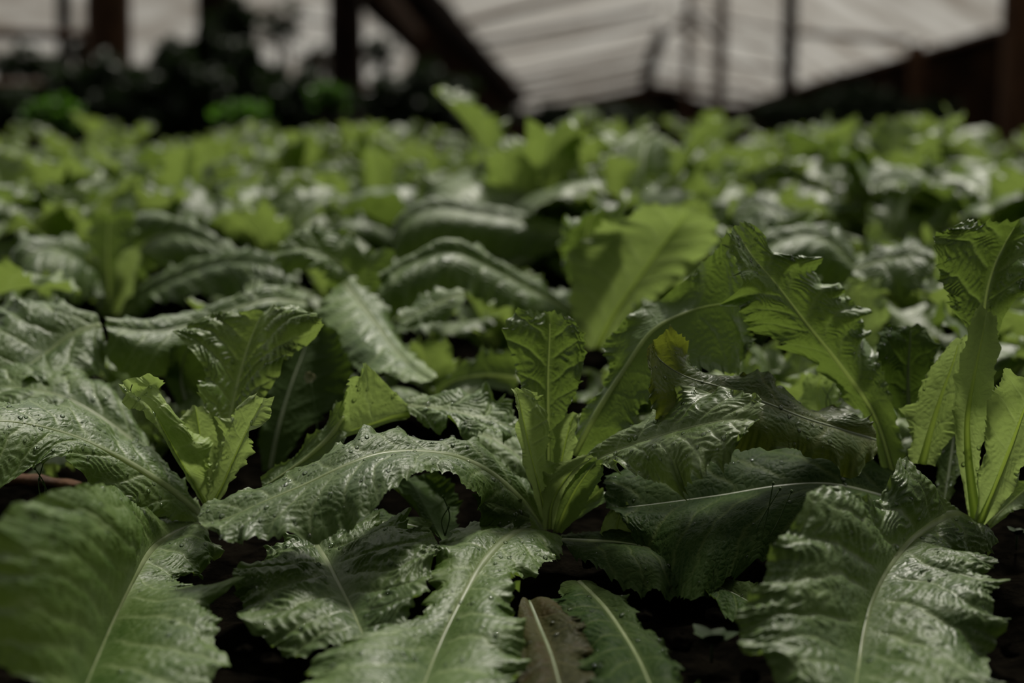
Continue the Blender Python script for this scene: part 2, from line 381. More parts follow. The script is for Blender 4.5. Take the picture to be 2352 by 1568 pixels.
def hero_leaf(parent, stations, mat='mature', face=1, blister=1.0, ruffle=1.0, teeth=1.0, bulge=.12, rib=.0032, drops=14, nu=230, nv=36, seed=None, spacing=.017, ribmat=None):
    """stations: (Mx, My, Ycm, Lx, Ly, dL, Rx, Ry, dR) from the base to the tip"""
    seed = seed if seed is not None else (len(bpy.data.objects) * 1.37) % 97
    o = np.array(parent.location)
    Mp, Lp, Rp = [], [], []
    for st in stations:
        Mp.append(at_soil(st[0], st[1], st[2] / 100)); Lp.append(at_soil(st[3], st[4], (st[2] + st[5]) / 100)); Rp.append(at_soil(st[6], st[7], (st[2] + st[8]) / 100))
    Mp, Lp, Rp = map(np.array, (Mp, Lp, Rp))
    c = np.linalg.norm(np.diff(Mp, axis=0), axis=1) + .5 * np.linalg.norm(np.diff(Lp, axis=0), axis=1) + .5 * np.linalg.norm(np.diff(Rp, axis=0), axis=1)
    t = np.concatenate([[0], np.cumsum(np.maximum(c, 1e-4))])
    Mc, Lc, Rc = spline(Mp, t, nu), spline(Lp, t, nu), spline(Rp, t, nu)
    N = rail_normals(Mc, Lc, Rc)
    mid = slice(nu // 3, 2 * nu // 3 + 1)
    facing = (N[mid] * (np.array([0, 0, CAM_H]) - Mc[mid])).sum()
    T = unit(np.gradient(Mc, axis=0)); N0 = np.cross(Rc - Lc, T)
    if (facing < 0) == (face > 0): N = -N
    P, vein, edge, lp, s = leaf_arrays(Mc, Lc, Rc, N, seed, nv, blister, ruffle, teeth, bulge, spacing)
    P[..., 2] = np.maximum(P[..., 2], terrain(P[..., 1]) + .002)
    flip = (N0[nu // 2] @ N[nu // 2]) > 0
    if rib > 0:                                                     # the blade joins the two sides of its rib
        R_ = (.8 * rib * (1 - np.linspace(0, 1, nu)) ** 1.1 + .0005) * .8
        for c_ in (nv - 1, nv + 1):
            d_ = P[:, c_] - P[:, nv]; l_ = np.linalg.norm(d_, axis=1)
            P[:, c_] = P[:, nv] + d_ * (np.minimum(R_, np.linalg.norm(P[:, c_ + (c_ - nv)] - P[:, nv], axis=1) * .9) / np.maximum(l_, 1e-6))[:, None]
    F0 = grid_faces(nu, P.shape[1], flip)
    if rib > 0:
        keep = np.ones((nu - 1, P.shape[1] - 1), bool); keep[:int(nu * .94), nv - 1:nv + 1] = False; F0 = F0[keep.ravel()]
    me = mesh_from('leaf', P.reshape(-1, 3) - o, F0, attrs={'vein': vein, 'edge': edge, 'lp': lp})
    lf = link('leaf', me, M[mat], parent)
    if rib > 0:
        V, F = smooth_rib(Mc - o, N, rib, .0005, 4)
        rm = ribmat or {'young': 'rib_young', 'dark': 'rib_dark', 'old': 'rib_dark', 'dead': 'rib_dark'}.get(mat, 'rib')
        quads_tris('midrib', V, F, M[rm], parent=lf)
    if drops:
        dm = drops_mesh(P, N, int(seed * 100), drops * 3, origin=o)
        if dm: link('water_drops', dm, M['water'], lf, kind='stuff', label='clear water drops')
    return lf

# ------------------------------------------------------------------ grown plants (all round, behind and between the placed ones)
def grown_leaf(rs, az, length, e0, e1, wmax, mat, seed, nu=90, nv=18, blister=1.0, ruffle=1.0, fold0=60, fold1=-12, drop=True):
    t = np.linspace(0, 1, nu); el = np.radians(e0 + (e1 - e0) * t ** 1.25)
    azs = az + rs.uniform(-.35, .35) * t ** 2
    d = np.stack([np.cos(el) * np.cos(azs), np.cos(el) * np.sin(azs), np.sin(el)], -1)
    Mc = np.vstack([[0, 0, 0], np.cumsum(d[:-1] * length / (nu - 1), axis=0)])
    Mc = Mc + np.array([math.cos(az), math.sin(az), 0]) * .006
    side = unit(np.stack([np.sin(azs), -np.cos(azs), 0 * azs], -1))
    N = unit(np.cross(side, d)); N = np.where((np.cos(el) * 0 + 1)[:, None] > 0, N, N)
    if N[0] @ np.array([-math.cos(az), -math.sin(az), .3]) < 0: N = -N
    w = wmax * (.12 + .88 * sstep(.10, .66, t)) * np.sqrt(np.clip(1 - np.clip((t - .62) / .40, 0, 1) ** 2.2, .03, 1))
    w = w * (1 + .12 * vn(t * 5, t * 0 + seed, seed))
    tw = rs.uniform(-.5, .5)
    fo = np.radians(fold0 + (fold1 - fold0) * sstep(.05, .55, t)); 
    rt = tw * t
    S = side * np.cos(rt)[:, None] + N * np.sin(rt)[:, None]; N2 = unit(N * np.cos(rt)[:, None] - side * np.sin(rt)[:, None])
    Rc = Mc + w[:, None] * (S * np.cos(fo)[:, None] + N2 * np.sin(fo)[:, None])
    Lc = Mc + w[:, None] * (-S * np.cos(fo * rs.uniform(.6, 1.3))[:, None] + N2 * np.sin(fo)[:, None])
    P, vein, edge, lp, s = leaf_arrays(Mc, Lc, Rc, N2, seed, nv, blister, ruffle, 1.0, .10)
    P[..., 2] = np.maximum(P[..., 2], -.012)
    T = unit(np.gradient(Mc, axis=0)); flip = (np.cross(Rc - Lc, T)[nu // 2] @ N2[nu // 2]) > 0
    F = grid_faces(nu, P.shape[1], flip); V = P.reshape(-1, 3)
    me = mesh_from('leaf', V, F, attrs={'vein': vein, 'edge': edge, 'lp': lp}); me.materials.append(M[mat])
    rv, rf = smooth_rib(Mc, N2, .0030 if mat != 'young' else .0022, .0004, 5)
    rme = bpy.data.meshes.new('midrib'); rme.from_pydata([tuple(v) for v in rv], [], [tuple(f[:3]) if f[2] == f[3] else tuple(f) for f in rf.tolist()])
    rme.polygons.foreach_set('use_smooth', [True] * len(rme.polygons)); rme.materials.append(M['rib_young' if mat == 'young' else 'rib'])
    dme = drops_mesh(P, N2, int(seed * 31) + 5, 26, .0008, .0026) if drop else None
    if dme: dme.materials.append(M['water'])
    return me, rme, dme
def grown_plant(seed, young=1.0, upright=0.0):
    rs = np.random.RandomState(seed); res = []
    no = rs.randint(6, 8); a0 = rs.uniform(0, 6.28)
    for k in range(no):
        az = a0 + k * 2 * math.pi / no + rs.uniform(-.25, .25)
        res.append(grown_leaf(rs, az, rs.uniform(.19, .26), rs.uniform(48, 66) + upright, rs.uniform(-55, -15) + upright, rs.uniform(.042, .058), 'mature' if k % 3 == 0 else 'pale', seed * 3.1 + k, blister=rs.uniform(.7, 1.3), ruffle=rs.uniform(1.2, 2.0), fold1=rs.uniform(-35, 20)))
    for k in range(rs.randint(3, 5)):
        az = a0 + .4 + k * 2.0 + rs.uniform(-.3, .3)
        res.append(grown_leaf(rs, az, rs.uniform(.15, .21), rs.uniform(72, 84), rs.uniform(-10, 60) + upright, rs.uniform(.036, .050), 'pale', seed * 3.1 + 20 + k, ruffle=1.9, fold1=rs.uniform(5, 40)))
    for k in range(3):
        az = a0 + 1.0 + k * 2.1
        res.append(grown_leaf(rs, az, rs.uniform(.08, .125), 84, rs.uniform(55, 80), rs.uniform(.022, .030), 'young', seed * 3.1 + 40 + k, nu=60, nv=12, ruffle=1.2, fold0=70, fold1=40, drop=False))
    return res
PROTOS = [grown_plant(11 + 7 * k, upright=(0, 6, -4, 10, 3, 0, 8, 2)[k]) for k in range(8)]
def place_grown(k, x, y, rz, sc, label, group, detail):
    t = thing('lettuce', (x, y, float(terrain(y)) - .004), label, 'lettuce', group)
    t.rotation_euler.z = rz; t.scale = (sc, sc, sc)
    for me, rme, dme in PROTOS[k % len(PROTOS)]:
        lf = bpy.data.objects.new('leaf', me); COL.objects.link(lf); lf.parent = t
        r = bpy.data.objects.new('midrib', rme) if detail else None
        if r: COL.objects.link(r); r.parent = lf
        if dme and detail:
            d = bpy.data.objects.new('water_drops', dme); COL.objects.link(d); d.parent = lf; d['kind'] = 'stuff'
    return t
def hero_plant(px, py, Ycm, label, group='lettuces in the front rows'):
    p = at_soil(px, py, Ycm / 100, 0.0)
    return thing('lettuce', (p[0], p[1], float(terrain(p[1]))), label, 'lettuce', group)
# ------------------------------------------------------------------ the lettuces that can be told apart, leaf by leaf
H = hero_leaf
# --- lettuce at the left, crown near (475,1170)
A = hero_plant(475, 1172, 108, 'lettuce at left with a tall crinkled leaf behind two pale folded heart leaves')
H(A, [(488,1150,108, 478,1150,0, 498,1150,0), (508,1040,110, 480,1040,-1, 540,1040,-1), (530,950,112, 468,945,-2, 580,940,-2),
      (548,870,114, 466,860,-2, 640,850,-3), (568,800,115.5, 425,785,-2, 690,800,-4), (590,745,116.5, 412,750,-2, 748,738,-6), (605,712,117, 500,722,-1, 690,705,-2)],
  'pale', 1, blister=2.2, ruffle=.8, spacing=.011, rib=.0026, drops=26, seed=3.1)
H(A, [(476,1160,107, 466,1160,0, 486,1160,0), (446,1110,106, 438,1112,-.5, 484,1110,1), (410,1050,105, 402,1052,-.6, 492,1060,1),
      (375,985,104, 366,990,-.8, 470,1000,1), (345,935,103.5, 330,945,-1, 420,955,2), (300,900,103, 285,915,-1.5, 370,905,3), (280,875,102.5, 268,888,-1, 320,868,1.5)],
  'young', 1, blister=.9, ruffle=2.0, teeth=1.1, bulge=.2, rib=.0016, drops=16, seed=7.7, spacing=.012)
H(A, [(484,1165,106.5, 476,1165,0, 494,1165,0), (512,1115,105.5, 482,1100,1, 524,1120,-.6), (535,1060,105, 495,1030,1.2, 560,1070,-1),
      (560,1005,104.5, 515,975,1.2, 582,1010,-1.6), (585,955,104, 548,935,1, 592,975,-1.4), (606,915,103.5, 585,900,.6, 626,912,-.5)],
  'young', 1, blister=1.0, ruffle=1.6, teeth=1.1, bulge=.15, rib=.0018, drops=8, seed=9.4, spacing=.011)
H(A, [(478,1150,108, 470,1150,0, 488,1150,0), (472,1080,108.5, 440,1075,0, 500,1080,0), (462,1010,109, 418,1005,-.5, 502,1010,-.5), (452,950,109, 415,960,-1, 485,955,-.5), (447,932,109, 430,938,0, 470,935,0)],
  'young', 1, blister=.8, ruffle=1.2, rib=.0012, drops=0, seed=12.2, spacing=.010)
H(A, [(462,1185,107, 462,1165,1, 448,1200,-1), (400,1130,106, 425,1110,2.5, 370,1185,-2), (330,1082,105, 345,1025,4, 290,1160,-2.5), (260,1042,104, 285,1000,5, 195,1100,-3),
      (180,1005,103, 205,930,6, 120,1050,-4), (90,978,101, 110,920,5.5, 50,1085,-4), (0,966,99, 10,925,5, -30,1110,-4), (-110,975,96, -100,930,5, -120,1100,-3)],
  'mature', 1, blister=.9, ruffle=.6, rib=.0050, drops=46, seed=15.3, bulge=.10)
H(A, [(455,1205,106, 462,1195,1, 455,1215,-.5), (400,1225,104, 380,1195,1, 490,1225,-1), (345,1265,99, 275,1130,-1, 490,1290,1), (300,1340,93, 170,1120,-9, 400,1345,2),
      (262,1420,88, 60,1150,-12, 505,1350,2), (228,1500,83, -40,1230,-12, 512,1440,2), (200,1568,79, -110,1330,-10, 490,1540,1), (170,1660,75, -130,1500,-6, 440,1650,0)],
  'mature', 1, blister=1.5, ruffle=.9, rib=.0056, drops=22, seed=18.9, bulge=.13, spacing=.021)
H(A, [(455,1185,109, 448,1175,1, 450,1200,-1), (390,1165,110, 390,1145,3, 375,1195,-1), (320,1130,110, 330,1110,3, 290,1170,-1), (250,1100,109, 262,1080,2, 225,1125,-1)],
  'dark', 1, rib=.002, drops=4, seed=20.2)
# --- lettuce in the middle, crown near (1262,1228)
B = hero_plant(1262, 1228, 106, 'lettuce in the centre with one upright veined leaf over a pale folded heart')
H(B, [(1262,1180,107, 1252,1180,0, 1272,1180,0), (1260,1060,108, 1236,1060,0, 1290,1060,0), (1259,950,109, 1222,945,-.5, 1302,950,-.5), (1259,870,109.7, 1192,885,-1, 1338,880,-1),
      (1261,810,110.2, 1176,815,-1.2, 1357,818,-1.2), (1263,755,110.6, 1166,748,-1.6, 1352,758,-1.6), (1262,716,110.8, 1188,712,-1, 1318,732,-1)],
  'mature', 1, blister=1.5, ruffle=.5, teeth=.9, rib=.0024, drops=16, seed=31.7, spacing=.013)
H(B, [(1256,1195,106, 1244,1195,0, 1266,1195,0), (1238,1120,105.5, 1224,1120,-.6, 1262,1110,1), (1218,1040,105, 1203,1040,-.8, 1272,1030,1.5), (1202,965,104.6, 1187,965,-.8, 1284,955,2), (1190,910,104.3, 1173,905,-1, 1240,908,1.5), (1182,892,104.3, 1170,892,-.5, 1205,890,.5)],
  'young', 1, blister=1.0, ruffle=1.3, rib=.0016, drops=4, seed=34.1, spacing=.010)
H(B, [(1272,1180,107, 1264,1180,0, 1282,1180,0), (1284,1090,107.5, 1268,1085,0, 1308,1085,0), (1298,1020,107.7, 1276,1015,0, 1326,1015,-.6), (1312,968,107.7, 1282,975,0, 1334,958,-.6), (1322,946,107.6, 1300,950,0, 1336,946,0)],
  'young', 1, blister=.9, ruffle=1.5, rib=.0012, drops=4, seed=36.4, spacing=.010)
H(B, [(1262,1215,105, 1248,1215,0, 1276,1215,0), (1268,1160,104.6, 1244,1150,.4, 1286,1160,-.3), (1290,1112,104.2, 1246,1098,1, 1308,1120,-.4), (1325,1072,103.8, 1285,1062,1.4, 1340,1082,-.3), (1362,1050,103.5, 1340,1040,.8, 1376,1056,-.3)],
  'young', 1, blister=.3, ruffle=.5, rib=.0018, drops=0, seed=38.3)
H(B, [(1278,1222,104.5, 1270,1222,0, 1290,1226,0), (1296,1175,104, 1284,1165,.4, 1325,1190,-.6), (1322,1125,103.6, 1304,1115,.4, 1362,1140,-1), (1350,1085,103.2, 1335,1075,.3, 1384,1095,-1), (1374,1055,103, 1362,1050,.2, 1386,1060,-.3)],
  'mature', -1, blister=.4, ruffle=.4, rib=.0018, ribmat='rib_young', drops=0, seed=40.9)
H(B, [(1252,1222,106, 1254,1205,1, 1252,1232,-1), (1200,1152,105, 1224,1112,2.5, 1188,1192,-2), (1130,1088,104, 1168,1058,4, 1122,1158,-3), (1050,1049,102.5, 1080,1006,4.5, 1068,1130,-4),
      (960,1036,101, 1000,1018,4, 990,1094,-4), (870,1042,99, 905,984,5, 915,1118,-5), (790,1070,97, 815,1018,4, 835,1188,-5), (700,1112,95.5, 720,1078,4, 735,1222,-4), (605,1152,94, 620,1118,3.5, 600,1238,-3.5), (520,1190,93, 512,1138,3, 520,1238,-3), (462,1205,92.5, 452,1186,1.5, 470,1220,-1)],
  'mature', 1, blister=.75, ruffle=.65, rib=.0052, drops=60, seed=43.6, bulge=.10, nu=270)
H(B, [(1258,1226,106, 1245,1216,1.5, 1262,1234,-1), (1205,1218,103, 1160,1205,3, 1282,1242,-1), (1158,1240,99, 1060,1220,2.5, 1268,1295,-.5), (1108,1295,94.5, 1003,1250,1, 1205,1340,-.5), (1068,1360,90.5, 992,1350,0, 1165,1350,.5),
      (1032,1430,87, 940,1440,-1, 1188,1385,1), (1002,1498,84, 790,1475,-2, 1200,1450,.5), (975,1568,81.5, 705,1530,-2, 1195,1530,0), (945,1650,79, 690,1620,-2, 1160,1620,-1)],
  'mature', 1, blister=.6, ruffle=.75, rib=.0056, drops=30, seed=46.8, bulge=.14, nu=260, spacing=.022)
H(B, [(1300,1110,107, 1296,1095,1, 1306,1125,-1), (1360,1062,105, 1350,1035,2, 1370,1082,-1.5), (1430,1030,103, 1420,985,3.5, 1432,1085,-2.5), (1510,1002,101, 1505,945,4, 1505,1098,-3), (1590,980,99.5, 1595,910,4, 1590,1104,-3), (1670,965,98.5, 1700,912,3, 1660,1078,-3), (1745,962,98, 1752,930,1.5, 1712,1015,-1.5)],
  'pale', 1, blister=.9, ruffle=1.3, teeth=1.2, rib=.0022, drops=34, seed=49.3, spacing=.013, bulge=.18)
H(B, [(1318,1045,110, 1306,1040,0, 1345,1050,0), (1375,940,110, 1345,945,1, 1440,990,-1), (1438,842,111, 1396,872,1, 1486,930,-1), (1498,760,112, 1392,758,1, 1545,862,-2), (1580,716,113, 1570,650,2, 1600,852,-3), (1660,698,114, 1640,570,0, 1690,856,-3), (1730,705,115, 1690,525,-1, 1752,790,-2)],
  'mature', -1, blister=.5, ruffle=.9, rib=.0030, drops=8, seed=52.4, bulge=.06)
H(B, [(1300,1190,108, 1292,1190,0, 1308,1200,0), (1330,1160,108, 1322,1150,0, 1352,1180,-1), (1362,1140,108, 1350,1125,0, 1390,1150,-1), (1380,1122,108, 1370,1112,0, 1392,1130,0)],
  'mature', -1, blister=.3, ruffle=.7, rib=.0020, drops=0, seed=54.0)
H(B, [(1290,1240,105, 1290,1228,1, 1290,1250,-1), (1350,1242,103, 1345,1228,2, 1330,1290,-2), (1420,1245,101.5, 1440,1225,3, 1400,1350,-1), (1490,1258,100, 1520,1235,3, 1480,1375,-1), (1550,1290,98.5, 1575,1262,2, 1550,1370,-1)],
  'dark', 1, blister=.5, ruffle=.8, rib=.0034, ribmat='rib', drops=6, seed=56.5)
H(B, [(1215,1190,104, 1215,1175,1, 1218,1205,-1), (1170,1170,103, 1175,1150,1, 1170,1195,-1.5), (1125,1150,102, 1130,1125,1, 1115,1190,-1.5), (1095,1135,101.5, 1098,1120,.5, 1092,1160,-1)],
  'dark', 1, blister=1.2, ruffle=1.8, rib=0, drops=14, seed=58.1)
# --- lettuce at the right, crown near (2245,1205)
Cc = hero_plant(2245, 1205, 107, 'lettuce at right with long upright stalks and a broad crinkled leaf spread in front')
H(Cc, [(2255,1212,107, 2225,1192,1, 2262,1225,-1), (2195,1180,103, 2150,1145,2, 2290,1262,-2), (2110,1225,98, 2092,1045,2, 2215,1290,0), (2062,1275,94.5, 1985,1165,0, 2275,1310,-1),
      (2025,1330,91.5, 1895,1105,-1, 2240,1345,0), (2000,1390,88.5, 1795,1225,-2, 2288,1400,-1), (1985,1450,86, 1745,1330,-2, 2295,1480,-1), (1975,1510,83.5, 1690,1425,-2, 2290,1560,-2), (1965,1580,81, 1750,1530,-2, 2240,1640,-2), (1958,1650,79, 1840,1620,-1, 2120,1680,-1)],
  'mature', 1, blister=1.8, ruffle=.8, teeth=.95, rib=.0062, drops=30, seed=61.5, bulge=.13, nu=280, nv=44, spacing=.021)
H(Cc, [(2060,1120,112, 2045,1120,0, 2085,1120,0), (2012,960,112, 1962,940,1, 2062,980,-1), (1935,845,112, 1880,850,1, 2012,800,1), (1855,745,111, 1762,765,-1, 1965,715,3), (1785,655,110, 1700,700,-2, 1878,640,3), (1722,580,109.5, 1690,610,-2, 1790,580,2), (1690,520,109, 1660,545,-1.5, 1712,508,1)],
  'mature', 1, blister=1.1, ruffle=1.5, teeth=1.15, rib=.0030, drops=46, seed=64.4, bulge=.08, spacing=.016)
H(Cc, [(2012,1010,106, 2005,980,1, 2010,1045,-1), (1930,985,105, 1985,955,2, 1960,1080,-2), (1850,960,104.5, 1860,925,3, 1850,1050,-2), (1760,925,104, 1770,880,3, 1745,1040,-2), (1660,890,104, 1690,862,3, 1620,1010,-2), (1570,862,104, 1610,840,2, 1500,960,-2), (1510,820,104, 1560,775,1, 1474,880,-1.5), (1500,780,104, 1545,748,0, 1485,800,-.5)],
  'old', 1, blister=.35, ruffle=1.2, rib=.0014, drops=34, seed=67.1, spacing=.03)
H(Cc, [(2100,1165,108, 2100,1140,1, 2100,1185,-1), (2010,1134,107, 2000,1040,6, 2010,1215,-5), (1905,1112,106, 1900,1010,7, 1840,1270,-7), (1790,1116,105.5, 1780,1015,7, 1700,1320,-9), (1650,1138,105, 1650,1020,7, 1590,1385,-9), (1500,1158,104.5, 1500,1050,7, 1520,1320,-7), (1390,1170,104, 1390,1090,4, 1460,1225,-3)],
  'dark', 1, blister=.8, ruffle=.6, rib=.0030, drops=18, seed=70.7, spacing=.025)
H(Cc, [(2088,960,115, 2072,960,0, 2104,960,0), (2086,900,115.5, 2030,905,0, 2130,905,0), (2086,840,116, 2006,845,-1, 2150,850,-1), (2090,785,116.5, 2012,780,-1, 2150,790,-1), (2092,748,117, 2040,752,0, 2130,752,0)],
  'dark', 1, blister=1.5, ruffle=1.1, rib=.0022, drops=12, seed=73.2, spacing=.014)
H(Cc, [(2118,1065,108, 2088,1065,0, 2150,1070,0), (2140,980,108, 2086,975,0, 2190,985,1), (2165,900,108.5, 2108,905,-.5, 2216,895,1), (2190,830,109, 2150,838,-.5, 2228,820,1), (2205,775,109, 2185,785,0, 2232,770,.5)],
  'young', -1, blister=.7, ruffle=.6, rib=.0040, drops=4, seed=76.8)
H(Cc, [(2242,1192,107, 2226,1192,0, 2258,1192,0), (2225,1060,106, 2200,1060,0, 2252,1060,0), (2222,960,105.5, 2186,950,0, 2272,960,0), (2238,860,105.5, 2200,850,0, 2284,860,0), (2255,780,106, 2222,770,0, 2292,790,0), (2268,712,106.5, 2240,705,0, 2290,725,0)],
  'young', -1, blister=.6, ruffle=.7, rib=.0048, drops=4, seed=79.3)
H(Cc, [(2262,790,109, 2240,790,0, 2285,790,0), (2262,700,110, 2190,700,-1, 2330,690,-2), (2280,620,111, 2148,620,-2, 2420,640,-4), (2310,555,112, 2150,545,-2, 2440,560,-4), (2340,505,112, 2200,512,-2, 2420,510,-3)],
  'mature', 1, blister=1.9, ruffle=.9, rib=.0026, drops=30, seed=82.6, spacing=.017)
H(Cc, [(2250,1200,106, 2238,1195,0, 2262,1205,0), (2285,1120,105, 2248,1090,1, 2310,1150,-1), (2320,1030,104, 2262,1000,1, 2360,1060,-1), (2352,940,103, 2285,900,0, 2400,960,-1), (2375,870,102, 2320,850,-.5, 2420,880,-1)],
  'young', 1, blister=.9, ruffle=1.1, rib=.0036, drops=8, seed=85.9, spacing=.014)
H(Cc, [(2270,1205,107, 2262,1195,0, 2272,1215,0), (2310,1165,107, 2290,1150,1, 2330,1180,-1), (2370,1110,107, 2330,1090,1, 2400,1150,-1)],
  'mature', 1, blister=.6, rib=.002, drops=0, seed=87.0)
H(Cc, [(2170,1150,112, 2160,1140,1, 2175,1165,-1), (2180,1080,114, 2150,1075,2, 2215,1080,-1), (2190,1010,116, 2150,1010,2, 2230,1010,0), (2195,960,117, 2165,955,1, 2225,960,0)],
  'dark', 1, blister=1.3, ruffle=1.2, rib=.002, drops=12, seed=88.8)
# --- small lettuce under the arching leaf, lower middle
D = hero_plant(712, 1225, 103, 'low lettuce between left and centre plants, its crinkled leaves flat on the soil')
H(D, [(712,1232,101, 700,1226,1, 730,1224,1), (748,1285,97, 640,1245,2, 870,1205,5), (780,1345,92.5, 556,1300,0, 1000,1240,4), (808,1400,89, 536,1390,0, 1005,1320,3), (830,1450,86, 600,1450,-1, 960,1400,1), (850,1500,83.5, 690,1510,-1, 900,1470,0)],
  'mature', 1, blister=2.0, ruffle=.9, rib=.0036, drops=30, seed=91.2, spacing=.017)
H(D, [(760,1225,103, 750,1215,0, 770,1232,0), (830,1205,104, 820,1188,2, 850,1225,-1), (910,1200,105, 905,1180,2, 930,1235,-1), (985,1215,105, 990,1198,1, 1000,1240,-1)],
  'dark', 1, blister=1.2, ruffle=1.3, rib=.0018, drops=8, seed=93.3)
H(D, [(1020,1250,103, 1010,1235,1, 1030,1262,-1), (985,1180,107, 930,1150,2, 1060,1190,1), (955,1125,110, 880,1105,2, 1050,1125,2), (930,1090,112, 880,1080,1, 1000,1080,1)],
  'dark', -1, blister=.6, ruffle=.8, rib=0, drops=2, seed=94.9)
# --- low lettuce at the bottom with a dark leaf and a withered leaf
Dd = hero_plant(1330, 1330, 98, 'low shaded lettuce at bottom centre with a dull leaf lying on black soil')
H(Dd, [(1330,1335,98, 1290,1335,0, 1360,1330,0), (1385,1390,93, 1275,1390,0, 1450,1385,0), (1432,1455,88, 1315,1460,0, 1510,1460,0), (1470,1520,84, 1345,1540,-.5, 1560,1510,0), (1500,1590,81, 1380,1620,-.5, 1580,1580,0), (1520,1640,79, 1450,1650,0, 1570,1640,0)],
  'dark', 1, blister=.8, ruffle=.8, rib=.0026, ribmat='rib', drops=12, seed=95.8)
H(Dd, [(1215,1380,93, 1200,1370,0, 1260,1370,0), (1240,1440,89, 1185,1440,0, 1330,1420,0), (1265,1500,86, 1188,1510,0, 1350,1490,0), (1285,1570,83, 1200,1580,0, 1365,1560,0), (1300,1630,80, 1240,1630,0, 1350,1630,0)],
  'dead', 1, blister=.7, ruffle=.8, rib=.0018, drops=4, seed=4.4)
H(Dd, [(1560,1310,99, 1560,1300,0, 1565,1325,0), (1620,1335,97, 1630,1312,1, 1610,1370,-1), (1690,1365,95, 1715,1335,1, 1670,1410,-1), (1750,1400,93, 1765,1385,0, 1735,1420,0)],
  'dark', 1, blister=.6, rib=.002, drops=2, seed=6.1)
H(Dd, [(1420,1255,103, 1408,1250,0, 1432,1262,0), (1415,1215,103.5, 1375,1225,0, 1455,1225,0), (1425,1180,104, 1390,1180,0, 1462,1190,0), (1440,1155,104.5, 1420,1155,0, 1458,1165,0)],
  'young', -1, blister=.8, ruffle=1.6, rib=.0014, drops=4, seed=8.3)
# --- lettuce behind, between left and centre: pale blade, dark blade and bumpy strip
E = hero_plant(940, 1010, 118, 'lettuce behind the arching leaf with a pale blade folded over a dark one', 'lettuces in the second row')
H(E, [(940,950,113, 940,930,0, 935,962,0), (905,958,112, 905,895,0, 900,968,-.5), (860,972,111, 862,862,-.5, 855,985,-.5), (820,985,110, 825,848,-1, 815,996,-.5), (796,994,109.5, 796,858,-1, 790,1004,-.5)],
  'young', -1, blister=.4, ruffle=.5, rib=.0034, drops=4, seed=10.7)
H(E, [(792,960,110, 802,880,0, 795,995,0), (755,1005,109, 775,930,1, 782,1040,-1), (705,1050,108, 720,990,1, 748,1085,-1), (650,1088,107, 660,1050,1, 690,1115,-1), (600,1120,106, 600,1095,.5, 620,1135,-.5)],
  'mature', -1, blister=.6, ruffle=.7, rib=.0026, drops=6, seed=13.6)
H(E, [(935,932,113, 935,912,1, 940,948,-1), (1000,938,112.5, 1005,908,3, 1010,975,-3), (1075,952,112, 1085,918,4, 1075,1002,-3), (1140,970,112, 1150,938,3, 1130,1012,-3), (1190,985,112.5, 1195,965,1, 1180,1005,-1)],
  'mature', 1, blister=1.5, ruffle=1.2, rib=.0022, drops=26, seed=16.1)
H(E, [(1075,985,117, 1085,970,1, 1070,1005,-1), (1140,1012,115, 1160,980,3, 1110,1045,-2), (1190,1045,114, 1215,1010,3, 1170,1080,-2), (1235,1085,113, 1240,1065,1, 1225,1105,-1)],
  'mature', 1, blister=1.0, ruffle=.8, rib=.0022, drops=12, seed=19.5)
H(E, [(1190,870,135, 1190,800,0, 1185,900,0), (1120,862,134, 1125,795,0, 1120,892,-1), (1050,872,132, 1055,838,0, 1045,898,-1), (1000,900,131, 1000,885,0, 1000,915,0)],
  'mature', -1, blister=.5, ruffle=.8, rib=.0026, drops=4, seed=22.9)
H(E, [(1065,675,141, 1070,665,1, 1070,690,-1), (1020,690,140, 1020,668,2, 1015,730,-1.5), (965,715,139, 965,690,2, 960,745,-1.5), (920,738,138, 915,722,1, 920,752,-1)],
  'mature', 1, ruffle=1.0, rib=.0018, drops=10, seed=24.8)
# --- lettuce behind the left one: long bent leaves
F_ = hero_plant(690, 800, 145, 'second row lettuce left of centre with a long bent leaf hanging towards the left', 'lettuces in the second row')
H(F_, [(700,695,142, 700,680,2, 700,725,-1), (620,690,139, 625,672,4, 610,745,-2), (530,712,136, 535,694,4, 520,800,-2), (450,742,133, 450,722,4, 445,845,-2), (370,760,130, 372,738,4, 370,875,-2), (300,758,128, 300,738,3, 290,860,-2), (240,742,127, 240,728,1, 245,800,-1)],
  'mature', 1, blister=.7, ruffle=.5, rib=.0034, drops=24, seed=26.2, bulge=.25)
H(F_, [(230,745,129, 215,715,2, 240,775,-1), (165,768,127, 110,690,4, 238,835,-2), (110,808,125, 20,700,4, 180,870,-3), (50,850,122, -30,760,3, 90,880,-3), (0,890,120, -40,850,1, 20,905,-1)],
  'mature', 1, blister=1.2, ruffle=.8, rib=.0036, drops=26, seed=28.4, spacing=.018)
H(F_, [(790,650,146, 770,665,0, 815,635,1), (825,692,142, 730,712,-1, 862,690,2), (865,745,137, 745,780,-2, 905,745,2), (905,800,132, 800,838,-2, 930,800,2), (950,848,128, 880,865,-2, 975,838,1), (990,876,125, 960,888,-.5, 1005,866,.5)],
  'mature', 1, blister=.7, ruffle=.4, rib=.0036, drops=22, seed=30.7, bulge=.16)
H(F_, [(845,700,150, 820,700,0, 880,690,0), (820,645,150, 770,655,-2, 870,612,2), (770,598,149, 725,625,-2, 815,555,3), (700,572,148, 675,605,-2, 715,532,3), (635,580,147, 630,605,-1, 645,560,1)],
  'mature', 1, blister=1.3, ruffle=1.6, rib=.0026, drops=40, seed=33.3)
H(F_, [(430,935,128, 405,935,0, 460,935,0), (416,870,129, 385,870,-1, 480,860,0), (425,815,129, 388,812,-1, 480,800,0), (440,792,129, 400,792,-.5, 470,790,0)],
  'dark', -1, blister=.5, rib=.002, drops=6, seed=35.5)
